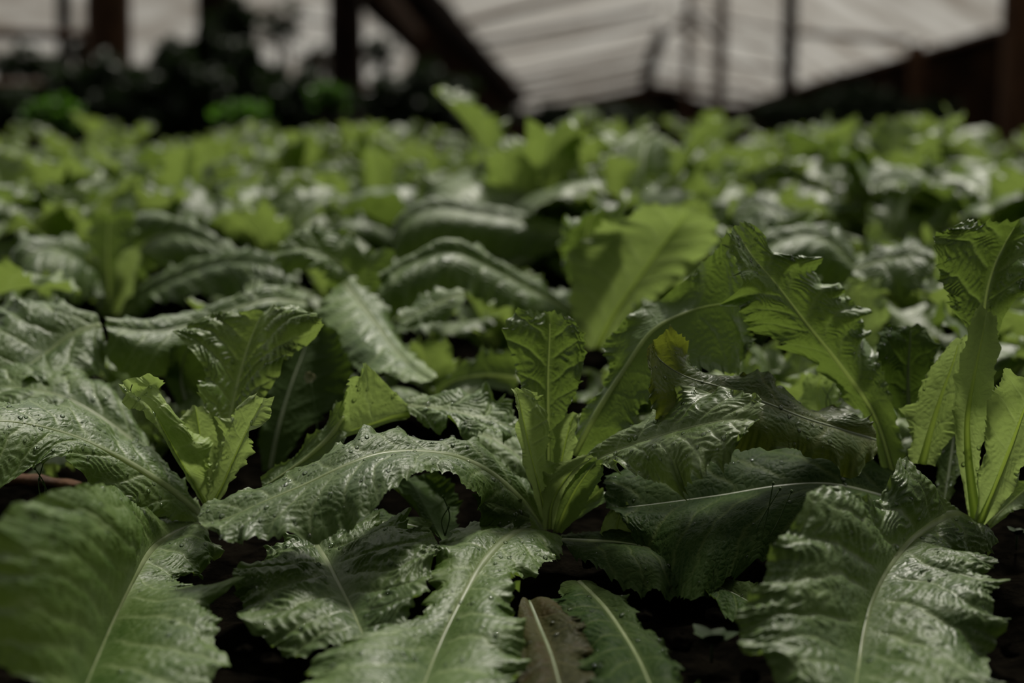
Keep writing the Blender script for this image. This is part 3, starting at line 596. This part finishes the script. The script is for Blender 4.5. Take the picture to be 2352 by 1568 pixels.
H(F_, [(350,1050,117, 345,1035,1, 345,1062,-1), (245,968,117.5, 285,895,5, 225,1010,-3), (160,918,118, 200,852,6, 130,975,-3), (70,892,118, 90,838,6, 60,945,-3), (-40,885,118, -30,832,5, -50,940,-3)],
  'mature', 1, blister=1.1, ruffle=.8, rib=.0034, drops=40, seed=37.9)
H(F_, [(620,1080,122, 600,1080,0, 640,1080,0), (640,980,124, 590,985,0, 720,980,0), (670,880,127, 600,890,0, 800,880,0), (700,800,130, 640,800,0, 790,790,0), (720,740,132, 690,745,0, 750,740,0)],
  'dark', -1, blister=.6, rib=.002, drops=4, seed=39.1)
# --- lettuce behind, arch in the middle
G = hero_plant(1340, 790, 160, 'second row lettuce with a tall pale blade lit through beside a low arching leaf', 'lettuces in the second row')
H(G, [(1310,715,152, 1310,700,1, 1300,730,-1), (1220,668,151, 1215,640,3, 1215,745,-3), (1130,618,150, 1130,592,3, 1120,705,-3), (1040,580,149, 1045,548,3, 1045,675,-3), (950,602,147, 950,580,3, 960,715,-3), (870,642,145, 870,625,1.5, 885,745,-2)],
  'mature', 1, blister=.7, ruffle=1.0, rib=.0032, drops=30, seed=41.3, bulge=.25)
H(G, [(1372,800,152, 1345,800,0, 1400,800,0), (1405,730,152, 1312,720,0, 1450,735,0), (1455,655,153, 1304,620,-1, 1540,662,0), (1505,585,154, 1330,555,-2, 1610,600,0), (1555,520,155, 1420,505,-2, 1652,540,-2), (1585,475,154, 1500,462,-1, 1640,498,-2)],
  'young', 1, blister=.5, ruffle=.8, rib=.0036, drops=14, seed=44.7, bulge=.08)
H(G, [(1330,640,158, 1310,650,0, 1345,640,0), (1340,575,158, 1290,590,-2, 1400,570,-1), (1350,520,158, 1285,545,-4, 1430,560,-3), (1365,490,157, 1310,500,-4, 1440,510,-4), (1380,475,156, 1345,478,-2, 1420,485,-2)],
  'mature', 1, blister=1.2, ruffle=1.8, rib=.002, drops=36, seed=47.9)
H(G, [(1290,535,188, 1290,515,2, 1285,570,-2), (1200,508,187, 1200,488,4, 1190,600,-3), (1100,490,186, 1100,470,4, 1100,605,-3), (1000,478,185, 1000,458,4, 1010,600,-3), (930,505,183, 925,482,3, 945,610,-2), (905,560,182, 892,545,1, 920,620,-1)],
  'mature', 1, blister=.8, ruffle=.5, rib=.003, drops=20, seed=50.3, bulge=.25)
H(G, [(1590,690,150, 1580,680,0, 1600,700,0), (1560,745,146, 1540,700,1, 1600,770,-1), (1510,745,144, 1490,690,2, 1520,790,-1), (1450,735,143, 1450,700,1, 1450,760,-1)],
  'mature', 1, blister=1.0, ruffle=1.3, rib=.002, drops=18, seed=53.3)
# --- lettuce at the left in the second row
K = hero_plant(252, 728, 172, 'second row lettuce near the left edge, pale upright heart among arching leaves', 'lettuces in the second row')
H(K, [(255,722,172, 240,722,0, 270,722,0), (250,645,173, 213,645,0, 290,645,0), (247,565,174, 204,560,0, 312,560,0), (252,495,175, 205,485,0, 310,475,0)],
  'mature', 1, rib=.003, drops=12, seed=55.1, ruffle=1.1)
H(K, [(262,725,171, 250,725,0, 280,722,0), (282,662,171, 258,650,0, 305,665,0), (298,610,171, 270,595,0, 318,610,0), (308,572,171, 292,575,0, 322,575,0)], 'young', 1, rib=.002, drops=2, seed=57.1)
H(K, [(246,725,171, 235,725,0, 256,725,0), (228,665,171, 206,665,0, 246,655,0), (206,612,171, 188,615,0, 228,600,0), (196,585,171, 184,590,0, 210,582,0)], 'young', 1, rib=.002, drops=2, seed=59.1)
H(K, [(275,728,171, 272,715,1, 285,738,-1), (340,680,168, 332,652,4, 362,712,-4), (425,636,166, 412,605,5, 445,690,-5), (520,608,164, 510,582,5, 535,668,-5), (610,612,162, 610,588,4, 620,668,-4), (690,640,161, 690,625,1, 680,665,-1)],
  'mature', 1, rib=.0034, drops=20, seed=61.1, bulge=.2)
H(K, [(275,690,178, 262,680,0, 290,695,0), (320,570,180, 300,490,3, 352,620,-2), (400,535,178, 395,492,4, 420,625,-4), (480,558,175, 478,530,4, 490,620,-3), (548,588,173, 548,575,1, 540,600,-1)],
  'mature', 1, rib=.003, drops=30, seed=63.1, bulge=.2)
H(K, [(228,705,172, 220,690,1, 236,720,-1), (190,610,170, 180,565,4, 220,680,-3), (120,572,166, 112,545,4, 165,690,-4), (60,595,162, 38,560,4, 110,715,-3), (25,670,160, 5,650,1, 50,720,-1)],
  'mature', 1, rib=.0038, drops=20, seed=65.1, bulge=.2)
# --- right, second row
L_ = hero_plant(1990, 720, 158, 'second row lettuce right of centre, its leaves crossing in low shiny arches', 'lettuces in the second row')
H(L_, [(1975,625,160, 1975,605,1, 1970,645,-1), (1890,548,162, 1900,522,4, 1880,640,-3), (1800,552,161, 1790,525,4, 1800,650,-4), (1720,600,159, 1700,570,3, 1735,660,-3), (1680,650,157, 1670,640,1, 1690,665,-1)],
  'mature', 1, rib=.003, drops=22, seed=67.4, bulge=.2)
H(L_, [(1870,560,172, 1870,548,1, 1870,575,-1), (1800,500,180, 1800,478,4, 1790,545,-3), (1740,475,184, 1730,455,4, 1735,520,-3), (1690,500,184, 1680,485,1, 1690,515,-1)],
  'mature', 1, rib=.003, drops=10, seed=69.4)
H(L_, [(1960,620,146, 1965,605,1, 1960,635,-1), (2030,598,146, 2030,560,3, 2030,665,-3), (2090,590,145, 2095,550,3, 2090,680,-3), (2150,600,144, 2145,580,1, 2140,650,-1)],
  'mature', 1, rib=.003, drops=26, seed=71.4, ruffle=1.2)
H(L_, [(1990,800,140, 1970,800,0, 2010,800,0), (1975,730,141, 1925,730,-1, 2030,725,-1), (1970,670,142, 1930,670,-1, 2030,660,-1), (1985,640,142, 1950,640,0, 2020,640,0)], 'young', -1, rib=.002, drops=8, seed=73.4, ruffle=1.3)
H(L_, [(1900,1000,118, 1885,1000,0, 1915,1000,0), (1880,930,119, 1840,935,0, 1925,930,0), (1880,885,120, 1845,880,0, 1930,885,0), (1890,860,120, 1860,862,0, 1915,862,0)], 'young', -1, rib=.0018, drops=4, seed=75.4)
H(L_, [(1760,700,135, 1740,700,0, 1780,700,0), (1740,650,136, 1690,655,0, 1800,640,0), (1735,600,137, 1690,590,0, 1800,600,0), (1740,580,137, 1715,578,0, 1770,580,0)], 'mature', -1, rib=.002, drops=8, seed=77.4)
# ------------------------------------------------------------------ soil
def build_soil():
    nx, ny = 260, 300
    X, Y = np.meshgrid(np.linspace(-1, 1, nx), np.linspace(0, 1, ny) ** 1.6)
    Yw = .25 + Y * 7.5; Xw = X * (1.0 + .75 * Yw)
    Z = terrain(Yw) - .004 + .006 * vn(Xw * 22, Yw * 22, 1) + .005 * vn(Xw * 60, Yw * 60, 2) + .003 * vn(Xw * 150, Yw * 150, 3) - .003
    V = np.stack([Xw, Yw, Z], -1).reshape(-1, 3)
    me = mesh_from('floor', V, grid_faces(ny, nx, True)); link('floor', me, M['soil'], kind='structure')
    # soil all round, far below the crest of the bed
    V = [(-60, 4, -.9), (60, 4, -.9), (60, 80, -1.4), (-60, 80, -1.4)]
    me = mesh_from('floor', V, [[0, 1, 2, 3]]); link('floor', me, M['soil'], kind='structure')
build_soil()
def place_clods():   # lumps of earth in the gaps
    rs = np.random.RandomState(5)
    spots = [(1560,1480,8), (1640,1420,6), (1480,1420,5), (620,1530,7), (560,1500,5), (1720,1560,6), (2320,1500,6), (100,1180,7), (30,1175,6), (1350,1300,5), (330,1010,5), (1800,850,6)]
    names = ['bottom centre under the dull leaf', 'beside the tiny weed', 'against the dull leaf tip', 'at the bottom edge left of the front leaf', 'in the gap below the crinkled leaves', 'below the weed rosette', 'at the right edge below the broad leaf', 'under the far left leaf', 'at the left edge under the leaf', 'in the gap right of the centre crown', 'in the dark gap behind the left leaf', 'in the dark gap behind the hooked leaf']
    for (px, py, r), nm in zip(spots, names):
        p = at_soil(px, py, 1.6); r = r * .001
        th, ph = np.meshgrid(np.linspace(0, math.pi, 10), np.linspace(0, 2 * math.pi, 14, endpoint=False), indexing='ij')
        rad = r * (1 + .35 * vn(th * 2 + px, ph * 1.5, px) + .15 * vn(th * 5, ph * 4, py))
        V = np.stack([rad * np.sin(th) * np.cos(ph), rad * np.sin(th) * np.sin(ph), .7 * rad * np.cos(th)], -1).reshape(-1, 3)
        F = [(i*14+j, (i+1)*14+j, (i+1)*14+(j+1) % 14, i*14+(j+1) % 14) for i in range(9) for j in range(14)]
        o = link('soil_clod', mesh_from('soil_clod', V, F), M['soil'], label='small dark soil clod ' + nm, cat='soil', group='clods on the soil')
        o.location = (p[0], p[1], p[2] + .002)
place_clods()

# ------------------------------------------------------------------ further lettuces, row after row to the crest of the bed
ROWS = [(1.50, .30), (1.78, .30), (2.04, .29), (2.30, .29), (2.56, .30), (2.82, .30), (3.08, .31), (3.34, .33)]
ORD = ['first', 'second', 'third', 'fourth', 'fifth', 'sixth', 'seventh', 'eighth', 'ninth', 'tenth', 'eleventh', 'twelfth', 'thirteenth']
SKIP = {(0, 1), (0, 2), (0, 3)}
def place_rows():
    rs = np.random.RandomState(42); q = 0
    look = ['soft green', 'pale green', 'shiny wet', 'ruffled', 'loose open', 'yellow green']
    for r, (y0, sp) in enumerate(ROWS):
        half = .38 * y0 + .12; xs = np.arange(-half + (r % 2) * sp * .5, half + .01, sp); n = 0
        for x in xs:
            n += 1; q += 1
            y = y0 + rs.uniform(-.06, .06); xx = x + rs.uniform(-.05, .05)
            rz = rs.uniform(0, 6.28); sc = rs.uniform(.85, 1.18) * (1 - .03 * max(0, r - 3))
            if r == 0:
                px = IW / 2 + FPX * xx / y
                if 60 < px < 2100: continue
            if r == 1: 
                px = IW / 2 + FPX * xx / y; sc *= .85
                if 100 < px < 1500: continue
            rowname = ['first', 'second', 'third', 'fourth', 'fifth', 'sixth', 'seventh', 'farthest'][r]
            place_grown(q * 3 + r, xx, y, rz, sc, 'out of focus lettuce, %s from the left in the %s row behind the sharp plants' % (ORD[min(n, 13) - 1], rowname), 'out of focus lettuces behind the front rows', r < 4)
place_rows()
def fillers():
    L = [ (1010, 830, 1.42, 5, .62, 'small lettuce in the dark gap under the middle arch'),
         (1480, 860, 1.36, 0, .60, 'small lettuce behind the hooked yellowing leaf'), (1810, 830, 1.32, 7, .66, 'small lettuce in the dark gap under the diagonal leaf'),
         (1150, 700, 1.62, 3, .72, 'low lettuce behind the upright veined leaf, under the arches'), (560, 800, 1.50, 4, .66, 'low lettuce behind the long bent leaf at left'),
         (330, 960, 1.26, 1, .55, 'low lettuce hidden behind the heart of the left plant'), (1560, 720, 1.72, 6, .72, 'low lettuce between the lit pale blade and the diagonal leaf'),
         (780, 650, 1.75, 0, .75, 'low lettuce behind the frilled leaf left of centre'), (2180, 830, 1.34, 2, .62, 'low lettuce behind the upright stalks at right'),
         (80, 800, 1.45, 5, .7, 'low lettuce behind the broad leaf at the left edge'),]
    for px, py, Y, k, sc, lab in L:
        p = at_soil(px, py, Y, 0)
        place_grown(k, p[0], Y, 2.1 * k + px, sc, lab, 'small lettuces filling the gaps', True)
fillers()
def tall_lettuces():
    """the ones that stand above the rest along the skyline"""
    for px, py, Y, k, sc, lab in ((1230, 330, 2.2, 0, 1.6, 'tall lettuce rising highest against the background, centre of the skyline'), (1480, 370, 2.2, 4, 1.35, 'tall lettuce below the middle poles, right of the highest one'),
                                  (30, 400, 2.2, 6, 1.15, 'tall green lettuce at the left edge of the skyline'), (2300, 460, 2.1, 3, 1.2, 'tall lettuce at the right edge in front of the brown post'),
                                  (2040, 370, 2.4, 7, 1.4, 'tall lettuce with a curled leaf tip standing against the dark right wall')):
        p = at_soil(px, py, Y, 0)
        place_grown(k, p[0], Y, 1.3 * k, sc, lab, 'out of focus lettuces behind the front rows', True)
tall_lettuces()

# ------------------------------------------------------------------ small plants, sprouts and litter between the lettuces
def oval_leaf(c, az, el, L, W, curl=.3):
    u = np.linspace(0, 1, 9); v = np.linspace(-1, 1, 7); d = np.array([math.cos(az) * math.cos(el), math.sin(az) * math.cos(el), math.sin(el)])
    s = np.array([-math.sin(az), math.cos(az), 0]); nn = np.cross(d, s)
    w = W * np.sin(np.pi * u ** .8) ** .8 + .0006
    P = c + u[:, None, None] * L * d + v[None, :, None] * w[:, None, None] * s + (curl * (-(u[:, None] ** 2) * L * .4 + v[None, :] ** 2 * w[:, None] * .5))[..., None] * nn
    return P.reshape(-1, 3), grid_faces(9, 7, False)
def weeds():
    for px, py, n, L, lab in ((1635, 1500, 8, .018, 'tiny round-leaved weed rosette on black soil at bottom right'), (2335, 1245, 6, .010, 'tiny weed seedling at the right edge beside the broad leaf')):
        p = at_soil(px, py, 1.6); t = thing('weed', p, lab, 'weed')
        for k in range(n):
            V, F = oval_leaf(np.array([0, 0, .006]), k * 2.4, .55 + .15 * (k % 3), L * (1 - .05 * k), L * .36)
            link('leaf', mesh_from('leaf', V, F), M['weed'], t)
        V, F = tube_arrays(np.array([[0, 0, -.006], [0, 0, 0.0], [0, 0, .007]]), .0009, 6); quads_tris('stem', V, F, M['weed'], parent=t)
def sprout(px, py, Y, tips, lab, r=.00045, bud=.0011):
    p = at_soil(px, py, Y); t = thing('sprout', p, lab, 'sprout')
    for k, (tx, ty) in enumerate(tips):
        q = at(tx, ty, p[1]) - p; mid = q * .5 + np.array([.004 * (-1) ** k, .002, 0])
        C = spline([np.zeros(3), mid, q], [0, .5, 1], 12)
        V, F = tube_arrays(C, np.linspace(r * 1.3, r, 12), 6); quads_tris('stem', V, F, M['stem'], parent=t)
        th, ph = np.meshgrid(np.linspace(0, math.pi, 7), np.linspace(0, 2 * math.pi, 8, endpoint=False), indexing='ij')
        V = (q + bud * np.stack([np.sin(th) * np.cos(ph), np.sin(th) * np.sin(ph), 1.3 * np.cos(th)], -1)).reshape(-1, 3)
        F = [(i*8+j, (i+1)*8+j, (i+1)*8+(j+1) % 8, i*8+(j+1) % 8) for i in range(6) for j in range(8)]
        link('bud', mesh_from('bud', V, F), M['stem'], t)
weeds()
sprout(568, 700, 1.38, [(520, 600), (556, 615), (588, 605), (565, 640)], 'thin forked green sprout standing over the long bent leaf', .0005, .0008)
sprout(98, 1160, 1.02, [(80, 1075), (100, 1060), (90, 1100)], 'thin green sprout under the far left leaf')
sprout(1712, 1310, .985, [(1776, 1110), (1792, 1122), (1818, 1128)], 'dark thin weed stem with buds standing before the big shaded leaf')
sprout(1022, 1230, 1.02, [(1018, 1140), (1030, 1165)], 'tiny green sprout in the dark gap under the arching leaf')
sprout(1905, 960, 1.16, [(1890, 890), (1915, 880), (1940, 900)], 'thin grass-like sprout in the gap behind the hooked leaf', .0004, .0005)
def flower():
    p = at(712, 865, 1.2); t = thing('flower', p, 'tiny pale flower against the dark gap right of the tall crinkled leaf', 'flower')
    for k in range(6):
        V, F = oval_leaf(np.zeros(3), k * 1.05, .5 + .3 * (k % 2), .0062, .0026, .2)
        V = V[:, [0, 2, 1]] * np.array([1, -1, 1]); link('petal', mesh_from('petal', V, F), M['petal'], t)
    q = np.array([p[0] + .004, p[1] + .006, float(terrain(p[1] + .006))]) - p
    V, F = tube_arrays(spline([np.zeros(3), q * .5 + np.array([.003, .002, 0]), q], [0, .5, 1], 10), .0005, 6); quads_tris('stem', V, F, M['stem'], parent=t)
flower()
def litter():
    P0 = [at_soil(x, y, Y) for x, y, Y in ((-60, 1112, 1.12), (60, 1118, 1.12), (185, 1132, 1.12))]
    Cc_ = spline(P0, [0, .5, 1], 24) + np.array([0, 0, .006])
    V, F = tube_arrays(Cc_, np.linspace(.011, .006, 24) * (1 + .15 * np.sin(np.arange(24))), 10, .6)
    o = quads_tris('stick', V, F, M['wood'], label='brown rotting stick on the soil at the left edge', cat='stick')
litter()

# ------------------------------------------------------------------ what stands beyond the bed
GROUND = -1.0
def pole(name, pts, r, mat, lab, cat, group=None, seg=12, to_ground=False, knots=0):
    P = [at(*p) for p in pts]
    if to_ground: P.append(np.array([P[-1][0], P[-1][1], GROUND - .1]))
    P = np.array(P); t = np.concatenate([[0], np.cumsum(np.linalg.norm(np.diff(P, axis=0), axis=1))])
    n = 30; C = spline(P, t, n)
    R = r * (1 + .06 * vn(np.linspace(0, 9, n), np.zeros(n), r * 1000 + pts[0][0]))
    if knots: R = R * (1 + .12 * (np.sin(np.linspace(0, knots * math.pi, n)) ** 16))
    V, F = tube_arrays(C, R, seg); o0 = np.array(P[-1]); o = quads_tris(name, V - o0, F, M[mat], label=lab, cat=cat, group=group)
    o.location = o0; return o
# greenhouse poles
pole('wooden_post', [(252, -260, 6.2), (250, 120, 6.2)], .094, 'wood', 'thick brown wooden post at upper left', 'post', 'greenhouse posts', to_ground=True)
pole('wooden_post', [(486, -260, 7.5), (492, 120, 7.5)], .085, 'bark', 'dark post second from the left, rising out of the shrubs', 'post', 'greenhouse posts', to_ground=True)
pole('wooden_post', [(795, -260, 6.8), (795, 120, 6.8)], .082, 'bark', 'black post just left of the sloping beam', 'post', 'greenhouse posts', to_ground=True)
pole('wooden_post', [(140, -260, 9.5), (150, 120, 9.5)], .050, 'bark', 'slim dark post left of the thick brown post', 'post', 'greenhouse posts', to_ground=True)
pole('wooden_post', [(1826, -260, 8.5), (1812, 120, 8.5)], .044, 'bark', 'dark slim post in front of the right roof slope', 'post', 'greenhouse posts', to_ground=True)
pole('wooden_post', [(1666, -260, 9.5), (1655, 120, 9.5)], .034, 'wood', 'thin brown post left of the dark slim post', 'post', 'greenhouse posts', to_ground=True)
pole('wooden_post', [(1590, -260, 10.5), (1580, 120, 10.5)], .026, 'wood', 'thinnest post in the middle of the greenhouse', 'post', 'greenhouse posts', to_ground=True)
pole('wooden_post', [(1520, 70, 11), (1488, 180, 11)], .048, 'bark', 'short dark post where the left roof slope ends', 'post', 'greenhouse posts', to_ground=True)
pole('wooden_post', [(2352, -260, 6.5), (2345, 120, 6.5)], .085, 'wood', 'brown post at the right edge', 'post', 'greenhouse posts', to_ground=True)
pole('wooden_post', [(2102, 100, 9.5), (2108, 200, 9.5)], .060, 'wood', 'short brown post under the right eave', 'post', 'greenhouse posts', to_ground=True)
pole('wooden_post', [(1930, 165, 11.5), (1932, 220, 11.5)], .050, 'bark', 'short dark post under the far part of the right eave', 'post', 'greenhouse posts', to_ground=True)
# film: roof slopes and end wall
def film_sheet(name, A0, B0, n=40, m=30, sag=.03):
    """sheet between two edge lines given as lists of points"""
    A_ = spline([at(*p) for p in A0], range(len(A0)), n); B_ = spline([at(*p) for p in B0], range(len(B0)), n)
    t = np.linspace(0, 1, m)[None, :, None]
    P = A_[:, None, :] * (1 - t) + B_[:, None, :] * t
    P[..., 2] += sag * vn(np.arange(n)[:, None] / 3.0, np.arange(m)[None, :] / 9.0, len(A0))
    return link(name, mesh_from(name, P.reshape(-1, 3), grid_faces(n, m, False)), M['film'], kind='structure')
LE = [(880, -130, 8), (1000, 0, 11), (1100, 105, 15), (1195, 215, 22), (1250, 262, 27)]        # left eave
RD = [(1530, -420, 8), (1530, -160, 11), (1530, 0, 15), (1500, 120, 22), (1480, 190, 27)]      # ridge
RE = [(3000, -140, 5), (2330, 58, 8), (2090, 125, 10.5), (1850, 192, 14), (1690, 245, 20)]     # right eave
RD2 = [(1700, -900, 5), (1600, -420, 8), (1560, -180, 10.5), (1530, -20, 14), (1500, 120, 20)]
film_sheet('ceiling', LE, RD); film_sheet('ceiling', RE, RD2)
film_sheet('wall_back', [(1180, 300, 30), (1480, 300, 30), (1760, 300, 30)], [(1180, 100, 30), (1500, 60, 30), (1760, 100, 30)], 30, 10)
film_sheet('wall_left', [(-500, 230, 24), (0, 230, 23), (500, 232, 22), (1000, 235, 21)], [(-500, -300, 24), (0, -300, 23), (500, -300, 22), (1000, -300, 21)], 60, 30, .06)
# rafters and purlins
def bars(lst, lab, grp, mat='wood'):
    for k, (x0, y0, Y0, x1, y1, Y1, r, nm) in enumerate(lst):
        pole('bamboo_rafter', [(x0, y0, Y0), ((x0 + x1) / 2, (y0 + y1) / 2 + 2, (Y0 + Y1) / 2), (x1, y1, Y1)], r, mat, lab % nm, 'rafter', grp, seg=8, knots=6)
bars([(1050, 60, 7.7, 1500, -60, 7.7, 0.012, 'nearest at the top'), (1085, 100, 8.7, 1505, 20, 8.7, 0.014, 'second from the top'), (1105, 122, 9.4, 1505, 55, 9.4, 0.010, 'third from the top'), (1150, 185, 11.2, 1490, 110, 11.2, 0.015, 'middle one in the left slope'),
      (1165, 200, 12.1, 1490, 140, 12.1, 0.012, 'fourth from the bottom'), (1185, 212, 13.0, 1490, 158, 13.0, 0.019, 'third from the bottom'), (1210, 232, 14.3, 1485, 180, 14.3, 0.025, 'second from the bottom'), (1235, 252, 15.8, 1480, 205, 15.8, 0.037, 'lowest')],
     'thin bamboo rafter under the left roof slope, %s', 'rafters of the left roof slope')
bars([(1540, 20, 10.5, 1840, 78, 8.4, 0.010, 'topmost'), (1540, 60, 11.2, 1830, 120, 9.3, 0.009, 'second'), (1520, 118, 12.4, 1790, 160, 9.9, 0.012, 'third'), (1500, 165, 14.9, 1760, 205, 11.2, 0.012, 'fourth'), (1500, 195, 14.9, 1720, 225, 11.8, 0.022, 'lowest'), (1840, 76, 8.3, 2080, 92, 6.8, 0.014, 'right of the slim post')],
     'thin bamboo rafter under the right roof slope, %s', 'rafters of the right roof slope')
bars([(-300, 66, 6.3, 262, 84, 6.3, 0.022, 'behind the thick post'), (490, 142, 7.5, 795, 212, 6.8, 0.016, 'between the two dark posts'), (795, 202, 6.8, 960, 185, 9.3, 0.02, 'low beside the sloping beam'), (488, 8, 7.5, 795, 60, 6.8, 0.008, 'high between the dark posts'), (488, 62, 7.5, 795, 150, 6.8, 0.006, 'sloping between the dark posts'), (-300, 190, 6.3, 252, 200, 6.3, 0.022, 'low at the left edge')],
     'horizontal rail in the left part of the greenhouse, %s', 'rails at the left')
bars([(1512, 92, 10.9, 1588, 30, 10.5, 0.017, 'left leg'), (1586, 30, 10.5, 1660, 100, 9.5, 0.017, 'right leg')], 'short roof brace at the ridge, %s', 'ridge braces')
# eaves: heavy boards with dark cloth walls under them
pole('roof_beam', [(850, -150, 8.2), (975, 0, 11), (1075, 105, 15), (1185, 222, 22)], .16, 'bark', 'dark sloping eave beam running from top centre down to the skyline', 'beam')
pole('roof_beam', [(820, -60, 7.5), (900, 35, 9.5), (985, 120, 13), (1100, 215, 19)], .11, 'wood', 'brown lower beam beneath the sloping eave beam', 'beam')
pole('roof_beam', [(2420, 35, 7.6), (2330, 62, 8), (2090, 130, 10.5), (1850, 196, 14), (1690, 247, 20)], .028, 'wood', 'long brown eave beam falling from the right edge to the skyline', 'beam')
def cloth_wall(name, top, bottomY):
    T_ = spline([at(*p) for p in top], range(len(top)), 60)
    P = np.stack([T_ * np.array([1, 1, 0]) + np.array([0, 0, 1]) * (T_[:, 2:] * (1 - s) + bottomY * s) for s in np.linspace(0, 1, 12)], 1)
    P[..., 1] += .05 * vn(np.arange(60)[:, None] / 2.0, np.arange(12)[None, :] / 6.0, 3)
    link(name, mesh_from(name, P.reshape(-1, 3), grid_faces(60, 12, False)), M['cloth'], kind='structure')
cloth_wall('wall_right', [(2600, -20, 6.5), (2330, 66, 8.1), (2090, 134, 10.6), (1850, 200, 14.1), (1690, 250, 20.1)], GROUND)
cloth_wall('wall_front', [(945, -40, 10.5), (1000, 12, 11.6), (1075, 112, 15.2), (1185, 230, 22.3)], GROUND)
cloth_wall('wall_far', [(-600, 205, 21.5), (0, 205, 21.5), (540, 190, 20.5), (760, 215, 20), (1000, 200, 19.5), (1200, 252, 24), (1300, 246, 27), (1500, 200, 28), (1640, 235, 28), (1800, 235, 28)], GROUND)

# ------------------------------------------------------------------ shrubs in front of the posts
def shrub(px, py, Y, rx, rz, n, lab, mat='shrub', leaf=.05, seed=1, cat='shrub', zlow=None):
    p = at(px, py, Y); rs = np.random.RandomState(seed); g = GROUND if zlow is None else zlow
    t = thing('shrub', (p[0], p[1], g), lab, cat, 'shrubs beyond the bed'); o = np.array([p[0], p[1], g])
    d = unit(rs.normal(size=(n, 3))); rr = rs.rand(n) ** .4
    lump = 1 + .35 * np.sin(d[:, 0] * 5 + seed) * np.cos(d[:, 2] * 6 + seed)
    Cn = p - o + d * (rr * lump)[:, None] * np.array([rx, rx * .7, rz])
    a = unit(rs.normal(size=(n, 3))); b = unit(np.cross(a, rs.normal(size=(n, 3)))); nn = np.cross(a, b)
    L = leaf * rs.uniform(.6, 1.3, n)[:, None]; W = L * .32
    base = Cn - a * L * .5
    V = np.stack([base, Cn + b * W - nn * W * .2, Cn + a * L * .5, Cn - b * W - nn * W * .2, Cn + a * L * .05 + nn * W * .25], 1).reshape(-1, 3)
    k = np.arange(n)[:, None] * 5; F = np.concatenate([k + np.array([[0, 1, 4]]), k + np.array([[1, 2, 4]]), k + np.array([[2, 3, 4]]), k + np.array([[3, 0, 4]])])
    link('foliage', mesh_from('foliage', V, F, smooth=False), M[mat], t, label='dense small leaves')
    for q in range(4):
        e = Cn[rs.randint(n)] * np.array([.7, .7, 1]); C = spline([np.zeros(3), e * .5 + rs.normal(size=3) * .03, e], [0, .5, 1], 10)
        V, F = tube_arrays(C, np.linspace(.02, .006, 10), 6); quads_tris('stem', V, F, M['bark'], parent=t)
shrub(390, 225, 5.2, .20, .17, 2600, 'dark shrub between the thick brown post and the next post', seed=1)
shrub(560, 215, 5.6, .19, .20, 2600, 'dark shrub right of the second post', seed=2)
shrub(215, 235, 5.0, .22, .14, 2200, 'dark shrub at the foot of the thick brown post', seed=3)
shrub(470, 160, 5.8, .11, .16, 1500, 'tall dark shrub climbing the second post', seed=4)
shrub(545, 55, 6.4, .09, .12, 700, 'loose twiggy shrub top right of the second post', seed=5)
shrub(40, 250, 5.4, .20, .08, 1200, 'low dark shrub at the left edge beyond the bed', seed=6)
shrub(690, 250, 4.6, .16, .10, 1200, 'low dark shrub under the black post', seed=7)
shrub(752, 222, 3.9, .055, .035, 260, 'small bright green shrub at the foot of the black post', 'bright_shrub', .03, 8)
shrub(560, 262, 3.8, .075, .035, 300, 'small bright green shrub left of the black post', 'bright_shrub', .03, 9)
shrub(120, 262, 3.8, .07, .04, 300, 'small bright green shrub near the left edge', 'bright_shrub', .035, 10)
shrub(1960, 262, 6.5, .45, .11, 2600, 'dark low shrub along the right wall', seed=11)
shrub(1350, 268, 8, .5, .08, 1800, 'dark low shrub below the left roof slope', seed=12)
shrub(950, 235, 5.8, .22, .13, 2200, 'dark shrub under the sloping eave beam', seed=13)
shrub(60, 150, 7.0, .17, .09, 420, 'loose twiggy shrub at the upper left edge, light showing through it', seed=14)
shrub(190, 120, 7.4, .05, .12, 160, 'sparse twiggy growth beside the slim dark post', seed=15)
shrub(640, 55, 7.6, .15, .11, 130, 'sparse vine hanging between the two dark posts', seed=16, leaf=.06)
shrub(725, 150, 7.6, .10, .10, 150, 'sparse vine left of the black post', seed=17)
shrub(870, 120, 7.2, .09, .09, 150, 'sparse vine right of the black post', seed=18)
